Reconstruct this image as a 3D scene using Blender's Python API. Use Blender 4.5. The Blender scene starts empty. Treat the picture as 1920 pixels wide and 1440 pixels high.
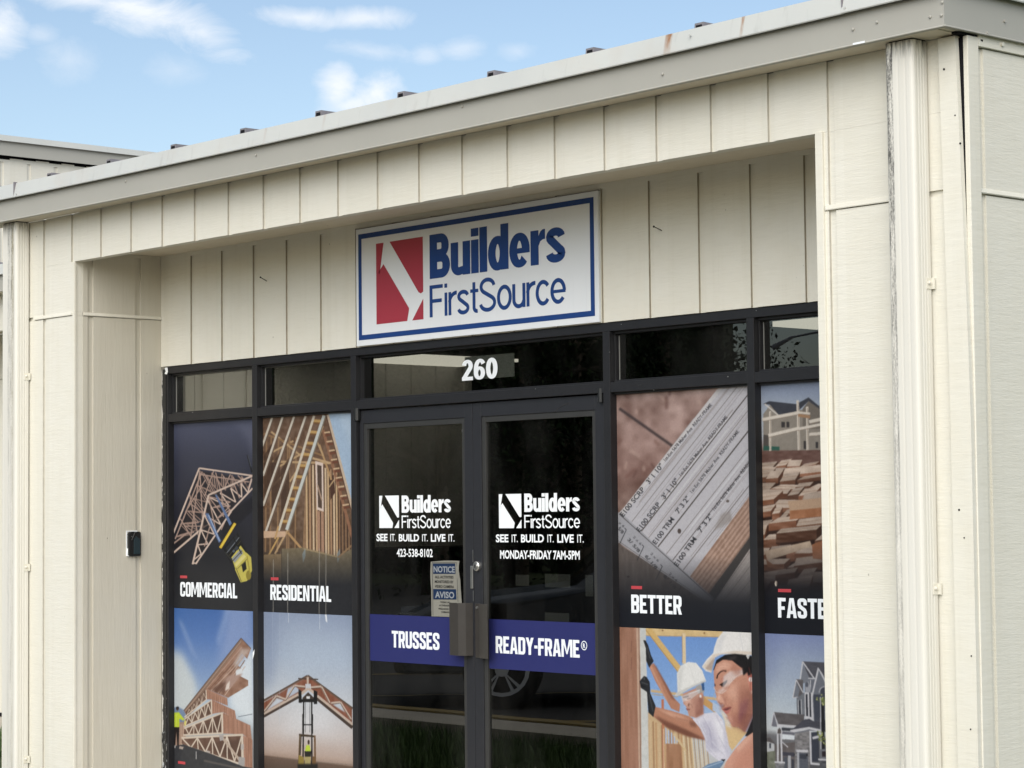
import bpy, bmesh, random
import numpy as np
from math import *
from mathutils import Vector, noise as mnoise
random.seed(4); rng = np.random.RandomState(7)
scene = bpy.context.scene
C = scene.collection
# ------------------------------------------------------------------ camera model (metres, z up, facade on y = 0)
FPX = 4270.0
CAM = np.array([0.0, -6.65866, 1.62])
YAW, PIT, ROL = [radians(a) for a in (-48.328, 3.280, -0.5956)]
fw = np.array([sin(YAW)*cos(PIT), cos(YAW)*cos(PIT), sin(PIT)])
_r = np.array([cos(YAW), -sin(YAW), 0]); _u = np.cross(_r, fw)
RI = cos(ROL)*_r + sin(ROL)*_u; UP = -sin(ROL)*_r + cos(ROL)*_u
def ray(px, py):
    px = np.asarray(px, float)[..., None]; py = np.asarray(py, float)[..., None]
    return fw + RI*(px-960)/FPX - UP*(py-720)/FPX
def on_y(px, py, y):            # measured point of the photo -> point of the wall plane y
    v = ray(px, py); return CAM + v*((y-CAM[1])/v[..., 1:2])
def on_x(px, py, x):
    v = ray(px, py); return CAM + v*((x-CAM[0])/v[..., 0:1])
def on_z(px, py, z):
    v = ray(px, py); return CAM + v*((z-CAM[2])/v[..., 2:3])
def s2l(c):
    c = np.asarray(c, float)/255.0
    return np.where(c <= .04045, c/12.92, ((c+.055)/1.055)**2.4)

# ------------------------------------------------------------------ scene helpers
def tag(o, label=None, cat=None, group=None, kind=None):
    if label: o['label'] = label
    if cat: o['category'] = cat
    if group: o['group'] = group
    if kind: o['kind'] = kind
    return o
def empty(name, loc, label=None, cat=None, group=None, rz=0):
    o = bpy.data.objects.new(name, None); C.objects.link(o); o.location = loc; o.rotation_euler = (0, 0, rz)
    o.empty_display_size = .2
    return tag(o, label, cat, group)
class MB:
    """collects faces in world coordinates and links them as one mesh object"""
    def __init__(s): s.v = []; s.f = []; s.m = []
    def poly(s, pts, mi=0):
        n = len(s.v); s.v += [tuple(map(float, p)) for p in pts]; s.f.append(tuple(range(n, n+len(pts)))); s.m.append(mi)
    def box(s, x0, x1, y0, y1, z0, z1, mi=0):
        if x0 > x1: x0, x1 = x1, x0
        if y0 > y1: y0, y1 = y1, y0
        if z0 > z1: z0, z1 = z1, z0
        n = len(s.v)
        s.v += [(x0,y0,z0),(x1,y0,z0),(x1,y1,z0),(x0,y1,z0),(x0,y0,z1),(x1,y0,z1),(x1,y1,z1),(x0,y1,z1)]
        for q in ((0,3,2,1),(4,5,6,7),(0,1,5,4),(1,2,6,5),(2,3,7,6),(3,0,4,7)):
            s.f.append(tuple(n+i for i in q)); s.m.append(mi)
        return s
    def prism(s, prof, axis, a0, a1, mi=0, caps=True):
        """closed profile (2D points) swept along an axis: 'x' uses (y,z), 'y' uses (x,z), 'z' uses (x,y)"""
        def p3(p, a): return (a, p[0], p[1]) if axis == 'x' else (p[0], a, p[1]) if axis == 'y' else (p[0], p[1], a)
        n = len(s.v); k = len(prof)
        s.v += [p3(p, a0) for p in prof] + [p3(p, a1) for p in prof]
        for i in range(k):
            j = (i+1) % k; s.f.append((n+i, n+j, n+k+j, n+k+i)); s.m.append(mi(prof[i], prof[j]) if callable(mi) else mi)
        if callable(mi): mi = 0
        if caps:
            s.f.append(tuple(n+i for i in range(k))[::-1]); s.m.append(mi)
            s.f.append(tuple(n+k+i for i in range(k))); s.m.append(mi)
        return s
    def tube(s, pts, rad, seg=8, mi=0, cap=True):
        pts = [Vector(p) for p in pts]; n0 = len(s.v)
        rads = rad if isinstance(rad, (list, tuple)) else [rad]*len(pts)
        for i, p in enumerate(pts):
            t = (pts[min(i+1, len(pts)-1)]-pts[max(i-1, 0)]).normalized()
            a = t.cross(Vector((0, 0, 1)));
            if a.length < 1e-3: a = t.cross(Vector((0, 1, 0)))
            a.normalize(); b = t.cross(a)
            for k in range(seg):
                an = 2*pi*k/seg; s.v.append(tuple(p+(a*cos(an)+b*sin(an))*rads[i]))
        for i in range(len(pts)-1):
            for k in range(seg):
                s.f.append((n0+i*seg+k, n0+i*seg+(k+1) % seg, n0+(i+1)*seg+(k+1) % seg, n0+(i+1)*seg+k)); s.m.append(mi)
        if cap:
            s.f.append(tuple(n0+k for k in range(seg))[::-1]); s.m.append(mi)
            e = n0+(len(pts)-1)*seg; s.f.append(tuple(e+k for k in range(seg))); s.m.append(mi)
        return s
    def build(s, name, mats, parent=None, smooth=False, bevel=0, recalc=True):
        me = bpy.data.meshes.new(name); me.from_pydata(s.v, [], s.f)
        if not isinstance(mats, (list, tuple)): mats = [mats]
        for m in mats: me.materials.append(m)
        me.polygons.foreach_set('material_index', s.m)
        if recalc:
            b = bmesh.new(); b.from_mesh(me); bmesh.ops.recalc_face_normals(b, faces=b.faces); b.to_mesh(me); b.free()
        if smooth: me.polygons.foreach_set('use_smooth', [True]*len(me.polygons))
        o = bpy.data.objects.new(name, me); C.objects.link(o)
        if parent:
            o.parent = parent
            pw = Vector((0, 0, 0)); q = parent
            while q: pw += q.location; q = q.parent
            o.location = -pw          # vertices are in world coordinates; parents only translate
        if bevel:
            md = o.modifiers.new('edge', 'BEVEL'); md.width = bevel; md.segments = 2; md.limit_method = 'ANGLE'; md.angle_limit = radians(50)
        return o

# ------------------------------------------------------------------ materials
def newmat(name):
    m = bpy.data.materials.new(name); m.use_nodes = True; nt = m.node_tree
    return m, nt, nt.nodes['Principled BSDF']
def N(nt, t, **kw):
    n = nt.nodes.new(t)
    for k, v in kw.items(): setattr(n, k, v)
    return n
def setin(n, **kw):
    for k, v in kw.items(): n.inputs[k.replace('_', ' ')].default_value = v
def math(nt, op, a, b=None, c=None, clamp=False):
    n = N(nt, 'ShaderNodeMath', operation=op); n.use_clamp = clamp
    for i, q in enumerate((a, b, c)):
        if q is None: continue
        if isinstance(q, (int, float)): n.inputs[i].default_value = q
        else: nt.links.new(q, n.inputs[i])
    return n.outputs[0]
def mixc(nt, fac, a, b):
    n = N(nt, 'ShaderNodeMix', data_type='RGBA')
    for i, q in ((0, fac), (6, a), (7, b)):
        if isinstance(q, (int, float)): n.inputs[i].default_value = q
        elif isinstance(q, (tuple, list)): n.inputs[i].default_value = (*q[:3], 1)
        else: nt.links.new(q, n.inputs[i])
    return n.outputs[2]
def coords(nt, scale=(1, 1, 1), loc=(0, 0, 0)):
    tc = N(nt, 'ShaderNodeNewGeometry'); mp = N(nt, 'ShaderNodeMapping')
    nt.links.new(tc.outputs['Position'], mp.inputs[0]); mp.inputs['Scale'].default_value = scale; mp.inputs['Location'].default_value = loc
    return mp.outputs[0]
def noise(nt, vec, scale, detail=3, rough=.55, dist=0):
    n = N(nt, 'ShaderNodeTexNoise'); nt.links.new(vec, n.inputs['Vector'])
    setin(n, Scale=scale, Detail=detail, Roughness=rough, Distortion=dist); return n.outputs['Fac']
def ramp(nt, f, lo, hi, a=0., b=1.):
    n = N(nt, 'ShaderNodeMapRange'); nt.links.new(f, n.inputs[0]); n.clamp = True
    for i, q in zip((1, 2, 3, 4), (lo, hi, a, b)): n.inputs[i].default_value = q
    return n.outputs[0]
def bump(nt, h, strength, dist, prev=None):
    n = N(nt, 'ShaderNodeBump'); setin(n, Strength=strength, Distance=dist); nt.links.new(h, n.inputs['Height'])
    if prev is not None: nt.links.new(prev, n.inputs['Normal'])
    return n.outputs[0]
def plain(name, col, rough=.5, metal=0, spec=.5, var=.06, scale=9, bmp=0.0, bscale=60):
    m, nt, b = newmat(name); v = coords(nt)
    f = noise(nt, v, scale, 4)
    c = mixc(nt, f, tuple(x*(1-var) for x in col), tuple(min(1, x*(1+var)) for x in col))
    nt.links.new(c, b.inputs['Base Color']); setin(b, Roughness=rough, Metallic=metal); b.inputs['Specular IOR Level'].default_value = spec
    if bmp: nt.links.new(bump(nt, noise(nt, v, bscale, 4), bmp, .002), b.inputs['Normal'])
    return m
def painted_wood(name, col, streak, grain=.35, dirt=.12, fine=1.0):
    """weathered paint on rough sawn panel; streak = coordinate scale of the saw marks"""
    m, nt, b = newmat(name); v = coords(nt)
    big = noise(nt, v, .9, 3); mid = noise(nt, v, 7, 4)
    saw = noise(nt, coords(nt, streak), 1.0, 5, .62); saw2 = noise(nt, coords(nt, tuple(q*3.1 for q in streak), (3, 1, 7)), 1.0, 3, .6)
    blot = noise(nt, coords(nt, tuple(q*.22 for q in streak), (9, 2, 4)), 1.0, 4, .6)
    c = mixc(nt, ramp(nt, big, .3, .7), tuple(x*.97 for x in col), tuple(x*1.02 for x in col))
    c = mixc(nt, ramp(nt, mid, .35, .75, 0, .45), c, (col[0]*.93, col[1]*.91, col[2]*.86))
    sx = N(nt, 'ShaderNodeSeparateXYZ'); nt.links.new(v, sx.inputs[0])
    wn = N(nt, 'ShaderNodeTexWhiteNoise', noise_dimensions='1D'); nt.links.new(math(nt, 'FLOOR', math(nt, 'MULTIPLY', math(nt, 'ADD', sx.outputs[0], sx.outputs[1]), 3.231)), wn.inputs['W'])
    c = mixc(nt, math(nt, 'MULTIPLY', wn.outputs['Value'], .55), c, (col[0]*.93, col[1]*.925, col[2]*.90))
    rain = noise(nt, coords(nt, (16, 16, .9), (1, 4, 2)), 1, 5, .65); c = mixc(nt, ramp(nt, rain, .52, .78, 0, .30), c, (col[0]*.80, col[1]*.78, col[2]*.72))
    c = mixc(nt, ramp(nt, saw, .52, .72, 0, dirt), c, (col[0]*.5, col[1]*.47, col[2]*.40))
    sp = N(nt, 'ShaderNodeTexVoronoi'); nt.links.new(coords(nt, (1, 1, .7)), sp.inputs['Vector']); setin(sp, Scale=17.0)
    keep = ramp(nt, noise(nt, v, 5.3, 2), .60, .66)
    c = mixc(nt, math(nt, 'MULTIPLY', ramp(nt, sp.outputs['Distance'], .035, .075, .75, 0), keep), c, (.10, .09, .07))
    nt.links.new(c, b.inputs['Base Color']); setin(b, Roughness=.6); b.inputs['Specular IOR Level'].default_value = .3
    h = math(nt, 'ADD', math(nt, 'MULTIPLY', saw, .7), math(nt, 'MULTIPLY', saw2, .35*fine))
    h = math(nt, 'ADD', h, math(nt, 'MULTIPLY', blot, .8))
    nt.links.new(bump(nt, h, grain, .006), b.inputs['Normal'])
    return m
# ------------------------------------------------------------------ lettering drawn as strokes (2D pieces, cap height = 1)
def arc(cx, cy, rx, ry, a0, a1, n=14):
    return [(cx+rx*cos(radians(a0+(a1-a0)*i/n)), cy+ry*sin(radians(a0+(a1-a0)*i/n))) for i in range(n+1)]
def rect(x0, y0, x1, y1): return [[(x0, y0), (x1, y0), (x1, y1), (x0, y1)]]
def stroke(pts, wv, wh, closed=False):
    pts = [p for i, p in enumerate(pts) if i == 0 or hypot(p[0]-pts[i-1][0], p[1]-pts[i-1][1]) > 1e-4]
    P = [np.array(p, float) for p in pts]; n = len(P); A, B = [], []
    for i in range(n):
        if closed: a, b = P[i-1], P[(i+1) % n]
        else: a, b = P[max(i-1, 0)], P[min(i+1, n-1)]
        t = b-a; t /= (np.linalg.norm(t)+1e-9); w = hypot(wv*t[1], wh*t[0])/2
        nn = np.array([-t[1], t[0]])
        if 0 < i < n-1 or closed:
            d1 = P[i]-P[i-1]; d2 = P[(i+1) % n]-P[i]
            cs = np.dot(d1, d2)/(np.linalg.norm(d1)*np.linalg.norm(d2)+1e-9)
            w /= max(.72, sqrt(max(0, (1+cs)/2)))
        A.append(P[i]+nn*w); B.append(P[i]-nn*w)
    out = []
    for i in range(n if closed else n-1):
        j = (i+1) % n; out.append([tuple(A[i]), tuple(A[j]), tuple(B[j]), tuple(B[i])])
    return out
def rrect(x0, y0, x1, y1, r, n=4):
    return arc(x1-r, y1-r, r, r, 0, 90, n)+arc(x0+r, y1-r, r, r, 90, 180, n)+arc(x0+r, y0+r, r, r, 180, 270, n)+arc(x1-r, y0+r, r, r, 270, 360, n)
def heavy(ch):
    v, h = .28, .20
    if ch == 'B': return .75, [rect(0, 0, .28, 1), stroke([(.2, .90), (.40, .90)]+arc(.41, .725, .165, .175, 90, -90)+[(.2, .55)], .27, h), stroke([(.2, .465), (.42, .465)]+arc(.435, .28, .175, .18, 90, -90)+[(.2, .10)], .28, h)]
    if ch == 'u': return .70, [rect(.43, 0, .70, .745), stroke([(.135, .745), (.135, .27)]+arc(.295, .255, .16, .165, 180, 290)+[(.44, .11)], .27, .18)]
    if ch == 'i': return .27, [rect(0, 0, .27, .745), rect(0, .82, .27, 1)]
    if ch == 'l': return .27, [rect(0, 0, .27, 1)]
    if ch == 'd': return .71, [stroke(arc(.335, .372, .205, .292, 0, 360, 28)[:-1], .265, .175, True), rect(.44, 0, .71, 1)]
    if ch == 'e': return .69, [stroke(arc(.345, .372, .215, .292, 0, 318, 28), .265, .17), rect(.15, .30, .69, .415)]
    if ch == 'r': return .49, [rect(0, 0, .27, .745), [[(.27, .62), (.33, .71), (.33, .50), (.27, .40)], [(.33, .71), (.41, .752), (.41, .535), (.33, .50)], [(.41, .752), (.49, .755), (.49, .54), (.41, .535)]]]
    if ch == 's': return .62, [stroke(arc(.31, .552, .185, .11, 0, 225, 14)+arc(.31, .196, .195, .11, 48, -180, 14), .245, .175)]
    if ch == '0': return .60, [stroke(arc(.3, .5, .185, .42, 0, 360, 28)[:-1], .225, .165, True)]
    if ch == '6': return .60, [stroke(arc(.3, .32, .18, .24, 0, 360, 24)[:-1], .225, .155, True), stroke(arc(.335, .5, .22, .42, 38, 180, 14)+[(.115, .36)], .22, .16)]
    if ch == '2': return .58, [stroke(arc(.29, .70, .175, .22, 172, -25, 12)+[(.10, .10)], .225, .165), rect(0, 0, .58, .175)]
    return .3, []
def light(ch):
    w = .122
    if ch == 'F': return .60, [rect(0, 0, .128, 1), rect(.128, .885, .58, 1), rect(.128, .445, .53, .56)]
    if ch == 'i': return .12, [rect(0, 0, .12, .72), rect(0, .87, .12, 1)]
    if ch == 'r': return .33, [rect(0, 0, .12, .72), stroke(arc(.34, .38, .295, .30, 175, 86, 10), w, w)]
    if ch == 's': return .50, [stroke(arc(.25, .545, .19, .135, 10, 235, 14)+arc(.25, .175, .2, .135, 52, -170, 14), w, w)]
    if ch == 't': return .32, [stroke([(.155, .93), (.155, .16)]+arc(.275, .15, .12, .108, 180, 285, 8), w, w), rect(0, .615, .34, .72)]
    if ch == 'S': return .70, [stroke(arc(.35, .755, .265, .205, 5, 240, 18)+arc(.35, .25, .29, .21, 58, -172, 18), w, w)]
    if ch == 'o': return .58, [stroke(arc(.29, .36, .24, .32, 0, 360, 30)[:-1], w, w, True)]
    if ch == 'u': return .50, [rect(.39, 0, .51, .72), stroke([(.045, .72), (.045, .24)]+arc(.245, .24, .2, .2, 180, 350, 12), w, w)]
    if ch == 'c': return .53, [stroke(arc(.28, .36, .235, .32, 38, 322, 22), w, w)]
    if ch == 'e': return .57, [stroke(arc(.285, .36, .24, .32, 0, 322, 26), w, w), rect(.09, .305, .57, .40)]
    return .3, []
def block(ch):
    v, h, r = .2, .175, .1
    L, R_, T, Bt = .1, .46, 1-h/2, h/2
    ring = rrect(L, Bt, R_, T, r)
    if ch in 'O0': return .56, [stroke(ring, v, h, True)]
    if ch == 'C': return .56, [stroke([(R_, .63)]+arc(R_-r, T-r, r, r, 0, 90, 4)+arc(L+r, T-r, r, r, 90, 180, 4)+arc(L+r, Bt+r, r, r, 180, 270, 4)+arc(R_-r, Bt+r, r, r, 270, 360, 4)+[(R_, .37)], v, h)]
    if ch == 'U': return .56, [stroke([(L, 1), (L, Bt+r)]+arc(L+r, Bt+r, r, r, 180, 270, 4)+arc(R_-r, Bt+r, r, r, 270, 360, 4)+[(R_, 1)], v, h)]
    if ch == 'D': return .56, [rect(0, 0, v, 1), stroke([(.1, T)]+arc(R_-r, T-r, r, r, 90, 0, 4)+arc(R_-r, Bt+r, r, r, 0, -90, 4)+[(.1, Bt)], v, h)]
    if ch == 'B': return .56, [rect(0, 0, v, 1), stroke([(.1, T)]+arc(R_-.09, T-.09, .09, .09, 90, 0, 4)+arc(R_-.09, .62, .09, .08, 0, -90, 4)+[(.1, .54)], v, h), stroke([(.1, .50)]+arc(R_-.09, .42, .09, .08, 90, 0, 4)+arc(R_-.09, Bt+.09, .09, .09, 0, -90, 4)+[(.1, Bt)], v, h)]
    if ch in 'RP':
        g = [rect(0, 0, v, 1), stroke([(.1, T)]+arc(R_-r, T-r, r, r, 90, 0, 4)+arc(R_-r, .55, r, .1, 0, -90, 4)+[(.1, .45)], v, h)]
        if ch == 'R': g.append([[(.24, .46), (.42, .46), (.57, 0), (.37, 0)]])
        return .57, g
    if ch == 'S': return .56, [stroke([(R_, .66)]+arc(R_-r, T-r, r, r, 0, 90, 4)+arc(L+r, T-r, r, r, 90, 180, 4)+[(L, .68), (L+.03, .60), (R_-.03, .40), (R_, .32)]+arc(R_-r, Bt+r, r, r, 0, -90, 4)+arc(L+r, Bt+r, r, r, 270, 180, 4)+[(L, .34)], v, h)]
    if ch == 'E': return .50, [rect(0, 0, v, 1), rect(v, 1-h, .48, 1), rect(v, 0, .5, h), rect(v, .415, .42, .585)]
    if ch == 'F': return .48, [rect(0, 0, v, 1), rect(v, 1-h, .48, 1), rect(v, .40, .42, .57)]
    if ch == 'T': return .56, [rect(0, 1-h, .56, 1), rect(.18, 0, .38, 1-h)]
    if ch == 'I': return .2, [rect(0, 0, .2, 1)]
    if ch == 'L': return .46, [rect(0, 0, v, 1), rect(v, 0, .46, h)]
    if ch == 'M': return .84, [rect(0, 0, .175, 1), rect(.665, 0, .84, 1), [[(.175, 1), (.25, 1), (.46, .16), (.38, .16), (.175, .72)]], [[(.665, 1), (.59, 1), (.38, .16), (.46, .16), (.665, .72)]]]
    if ch == 'N': return .60, [rect(0, 0, .185, 1), rect(.415, 0, .60, 1), [[(.185, 1), (.23, 1), (.415, .32), (.415, 0), (.37, 0), (.185, .66)]]]
    if ch == 'A': return .62, [[[(0, 0), (.2, 0), (.33, 1), (.18, 1)]], [[(.62, 0), (.42, 0), (.29, 1), (.44, 1)]], rect(.16, .2, .46, .36)]
    if ch == 'Y': return .62, [[[(0, 1), (.21, 1), (.41, .42), (.21, .42)]], [[(.62, 1), (.41, 1), (.21, .42), (.41, .42)]], rect(.21, 0, .41, .43)]
    if ch == '-': return .26, [rect(0, .39, .26, .56)]
    return .25, []
def run(glyph, s, gap):
    x = 0; out = []
    for ch in s:
        a, pcs = glyph(ch)
        for li, pc in enumerate(pcs):
            for q in pc: out.append(([(px+x, py) for px, py in q], li))
        x += a+gap
    return out, x-gap
_bf = {}
def bfont(s, off=0.0):
    """built-in letters as flat polygons, cap height scaled to 1"""
    if (s, off) in _bf: return _bf[(s, off)]
    c = bpy.data.curves.new('tmp', 'FONT'); c.body = s; c.size = 1; c.offset = off; c.resolution_u = 3
    o = bpy.data.objects.new('tmp', c); me = bpy.data.meshes.new_from_object(o)
    vs = [(v.co.x, v.co.y) for v in me.vertices]; x0 = min(v[0] for v in vs); x1 = max(v[0] for v in vs)
    cap = .70+off
    out = [([((vs[i][0]-x0)/cap, vs[i][1]/cap) for i in p.vertices], 0) for p in me.polygons]
    bpy.data.objects.remove(o); bpy.data.meshes.remove(me); bpy.data.curves.remove(c)
    _bf[(s, off)] = (out, (x1-x0)/cap); return _bf[(s, off)]
def put(mb, pieces, width, x0, x1, z0, z1, y, mi=0):
    """lay 2D pieces into the rectangle x0..x1, z0..z1 of the plane y (stacked pieces 0.12 mm apart)"""
    sx = (x1-x0)/width; sz = z1-z0
    for q, li in pieces:
        mb.poly([(x0+px*sx, y-.00012*li, z0+py*sz) for px, py in q], mi)
def put_px(mb, kind, s, pl, pc, pr, y, gap=.07, off=0.0, mi=0):
    """pl/pc/pr: photo positions of baseline left, cap top left and baseline right end"""
    a, b, c = on_y(*pl, y), on_y(*pc, y), on_y(*pr, y)
    pcs, w = bfont(s, off) if kind == 'b' else run({'h': heavy, 'l': light, 'k': block}[kind], s, gap)
    put(mb, pcs, w, a[0], c[0], a[2], b[2], y, mi)
    return a[0], c[0], a[2], b[2]
# ------------------------------------------------------------------ printed pictures (window film), drawn as filled shapes on a fine mesh
YP = .6195; CELL = .0033; SS = 3
def blur(a, r):
    r = int(r)
    for ax in (0, 1):
        if r < 1: break
        p = [(0, 0)]*a.ndim; p[ax] = (r+1, r); c = np.cumsum(np.pad(a, p, mode='edge'), axis=ax)
        n = a.shape[ax]
        a = (np.take(c, range(2*r+1, 2*r+1+n), ax)-np.take(c, range(0, n), ax))/(2*r+1)
    return a
def fnoise(h, w, sy, sx, seed):
    r = np.random.RandomState(seed); g = r.rand(int(h/sy)+3, int(w/sx)+3)
    yy = np.arange(h)/sy; xx = np.arange(w)/sx; yi = yy.astype(int); xi = xx.astype(int)
    fy = (yy-yi)[:, None]; fx = (xx-xi)[None]; fy = fy*fy*(3-2*fy); fx = fx*fx*(3-2*fx)
    a = g[yi][:, xi]; b = g[yi][:, xi+1]; c = g[yi+1][:, xi]; d = g[yi+1][:, xi+1]
    return a*(1-fy)*(1-fx)+b*(1-fy)*fx+c*fy*(1-fx)+d*fy*fx-.5
class Art:
    def __init__(s, x0, x1, z0, z1, zoom):
        s.x0, s.x1, s.z0, s.z1 = x0, x1, z0, z1; s.ox, s.oy, s.k = zoom
        s.nw = int((x1-x0)/CELL); s.nh = int((z1-z0)/CELL)
        s.W, s.H = s.nw*SS, s.nh*SS; s.im = np.zeros((s.H, s.W, 3))
    def uv(s, pts):
        p = np.array(pts, float); q = on_y(p[:, 0]/s.k+s.ox, p[:, 1]/s.k+s.oy, YP)
        return np.stack([(q[:, 0]-s.x0)/(s.x1-s.x0)*s.W, (s.z1-q[:, 2])/(s.z1-s.z0)*s.H], 1)
    def mask(s, uv, soft=0):
        lo = np.floor(uv.min(0)).astype(int)-2*soft-1; hi = np.ceil(uv.max(0)).astype(int)+2*soft+2
        lo = np.maximum(lo, 0); hi = np.minimum(hi, [s.W, s.H])
        if (hi <= lo).any(): return None
        X = np.arange(lo[0], hi[0])+.5; Y = np.arange(lo[1], hi[1])+.5
        m = np.zeros((len(Y), len(X)), bool); n = len(uv)
        for i in range(n):
            (ax, ay), (bx, by) = uv[i], uv[(i+1) % n]
            if ay == by: continue
            c = ((ay > Y) != (by > Y))
            xc = ax+(Y-ay)*(bx-ax)/(by-ay)
            m ^= c[:, None] & (X[None] < xc[:, None])
        m = m.astype(float)
        if soft: m = blur(blur(m, soft), soft)
        return m, lo, hi
    def poly(s, pts, col, soft=0, al=1., nz=0, ns=(6, 6), uvpts=None):
        r = s.mask(s.uv(pts) if uvpts is None else uvpts, soft)
        if r is None: return
        m, lo, hi = r; m = m[..., None]*al; sl = (slice(lo[1], hi[1]), slice(lo[0], hi[0]))
        c = np.array(col, float)
        if nz:
            f = fnoise(hi[1]-lo[1], hi[0]-lo[0], ns[0]*SS, ns[1]*SS, int(abs(pts[0][0]*7+pts[0][1]*3)) % 9999 if uvpts is None else 5)
            c = c+f[..., None]*nz*2
        s.im[sl] = s.im[sl]*(1-m)+c*m
    def line(s, a, b, w, col, **k):
        a = np.array(a, float); b = np.array(b, float); t = b-a; t /= np.linalg.norm(t)+1e-9; n = np.array([-t[1], t[0]])*w/2
        s.poly([a+n, b+n, b-n, a-n], col, **k)
    def path(s, pts, w, col, **k):
        for a, b in zip(pts[:-1], pts[1:]): s.line(a, b, w, col, **k)
    def ell(s, cx, cy, rx, ry, col, **k): s.poly([(cx+rx*cos(i*pi/12), cy+ry*sin(i*pi/12)) for i in range(24)], col, **k)
    def web(s, a0, a1, b0, b1, n, w, col, posts=False, dark=None):
        a0, a1, b0, b1 = [np.array(q, float) for q in (a0, a1, b0, b1)]
        for i in range(n):
            t0 = i/n; t1 = (i+1)/n; tm = (t0+t1)/2
            A = a0+(a1-a0)*t0; B = b0+(b1-b0)*tm; D = a0+(a1-a0)*t1
            s.line(A, B, w, col); s.line(B, D, w, col)
            if posts: s.line(D, b0+(b1-b0)*t1, w*.8, col)
    def grad(s, stops):
        """vertical wash: (zoom y, colour) at the poster's middle"""
        xm = (s.x0+s.x1)/2
        zs = [];
        for y, c in stops:
            px = 960+FPX*((np.array([xm, YP, 1.6])-CAM)@RI)/((np.array([xm, YP, 1.6])-CAM)@fw)
            q = on_y(px, y/s.k+s.oy, YP); zs.append((s.z1-q[2])/(s.z1-s.z0)*s.H)
        r = np.arange(s.H)
        for ch in range(3): s.im[..., ch] = np.interp(r, zs, [c[ch] for _, c in stops])[:, None]
    def text(s, t, at, along, size, col, off=.01):
        pcs, w = bfont(t, off); a = np.array(at, float); d = np.array(along, float)-a; L = np.linalg.norm(d); d /= L
        n = np.array([d[1], -d[0]])*size; d = d*L/w
        for q, _ in pcs: s.poly([a+d*px+n*py for px, py in q], col, al=.85)
    def mottle(s, amp, sy, sx, seed): s.im += fnoise(s.H, s.W, sy*SS, sx*SS, seed)[..., None]*2*amp
    def shade(s, y0, y1, col, zoomx, a=1.):
        """fade of the print itself into its caption band"""
        q0 = s.uv([(zoomx, y0)])[0, 1]; q1 = s.uv([(zoomx, y1)])[0, 1]
        f = np.clip((np.arange(s.H)-q0)/(q1-q0), 0, 1)[:, None, None]*a
        s.im = s.im*(1-f)+np.array(col, float)*f
    def mesh(s, name, mat, parent, gain):
        im = s.im.reshape(s.nh, SS, s.nw, SS, 3).mean((1, 3)); g_ = np.random.RandomState(3).normal(0, 1, im.shape[:2]); im = im*(1+.018*g_[..., None]+.03*fnoise(s.nh, s.nw, 2.5, 2.5, 8)[..., None]); im = np.clip(im, 2, 255)
        lin = np.clip(s2l(im)*gain, 0, .92)
        nx, nz = s.nw+1, s.nh+1
        g = np.zeros((nz, nx, 3)); g[..., 0] = np.linspace(s.x0, s.x1, nx)[None]; g[..., 1] = YP; g[..., 2] = np.linspace(s.z1, s.z0, nz)[:, None]
        idx = np.arange(nx*nz).reshape(nz, nx)
        f = np.stack([idx[1:, :-1], idx[1:, 1:], idx[:-1, 1:], idx[:-1, :-1]], -1).reshape(-1, 4)
        me = bpy.data.meshes.new(name); me.vertices.add(nx*nz); me.vertices.foreach_set('co', g.ravel())
        me.loops.add(f.size); me.loops.foreach_set('vertex_index', f.ravel().astype(np.int32))
        me.polygons.add(len(f)); me.polygons.foreach_set('loop_start', np.arange(0, f.size, 4, dtype=np.int32))
        at = me.attributes.new('print', 'FLOAT_COLOR', 'CORNER')
        pad = np.pad(lin, ((0, 1), (0, 1), (0, 0)), mode='edge'); pad = (pad+np.roll(pad, 1, 0)+np.roll(pad, 1, 1)+np.roll(np.roll(pad, 1, 0), 1, 1))/4
        pad[0] = pad[1]; pad[:, 0] = pad[:, 1]
        fc = np.repeat(lin.reshape(-1, 1, 3), 4, 1); vc = pad.reshape(-1, 3)[f]
        col = np.concatenate([fc*.6+vc*.4, np.ones(f.shape+(1,))], -1)
        at.data.foreach_set('color', col.ravel().astype(np.float32))
        me.materials.append(mat); me.update(calc_edges=True); me.validate()
        o = bpy.data.objects.new(name, me); C.objects.link(o)
        if parent: o.parent = parent; o.location = -parent.location
        return o
ZA = (300, 660, 2.879); ZB = (300, 1120, 4.5); ZC = (1130, 700, 2.88); ZD = (1130, 1160, 4.364)
BAND = (46, 47, 51)
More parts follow.
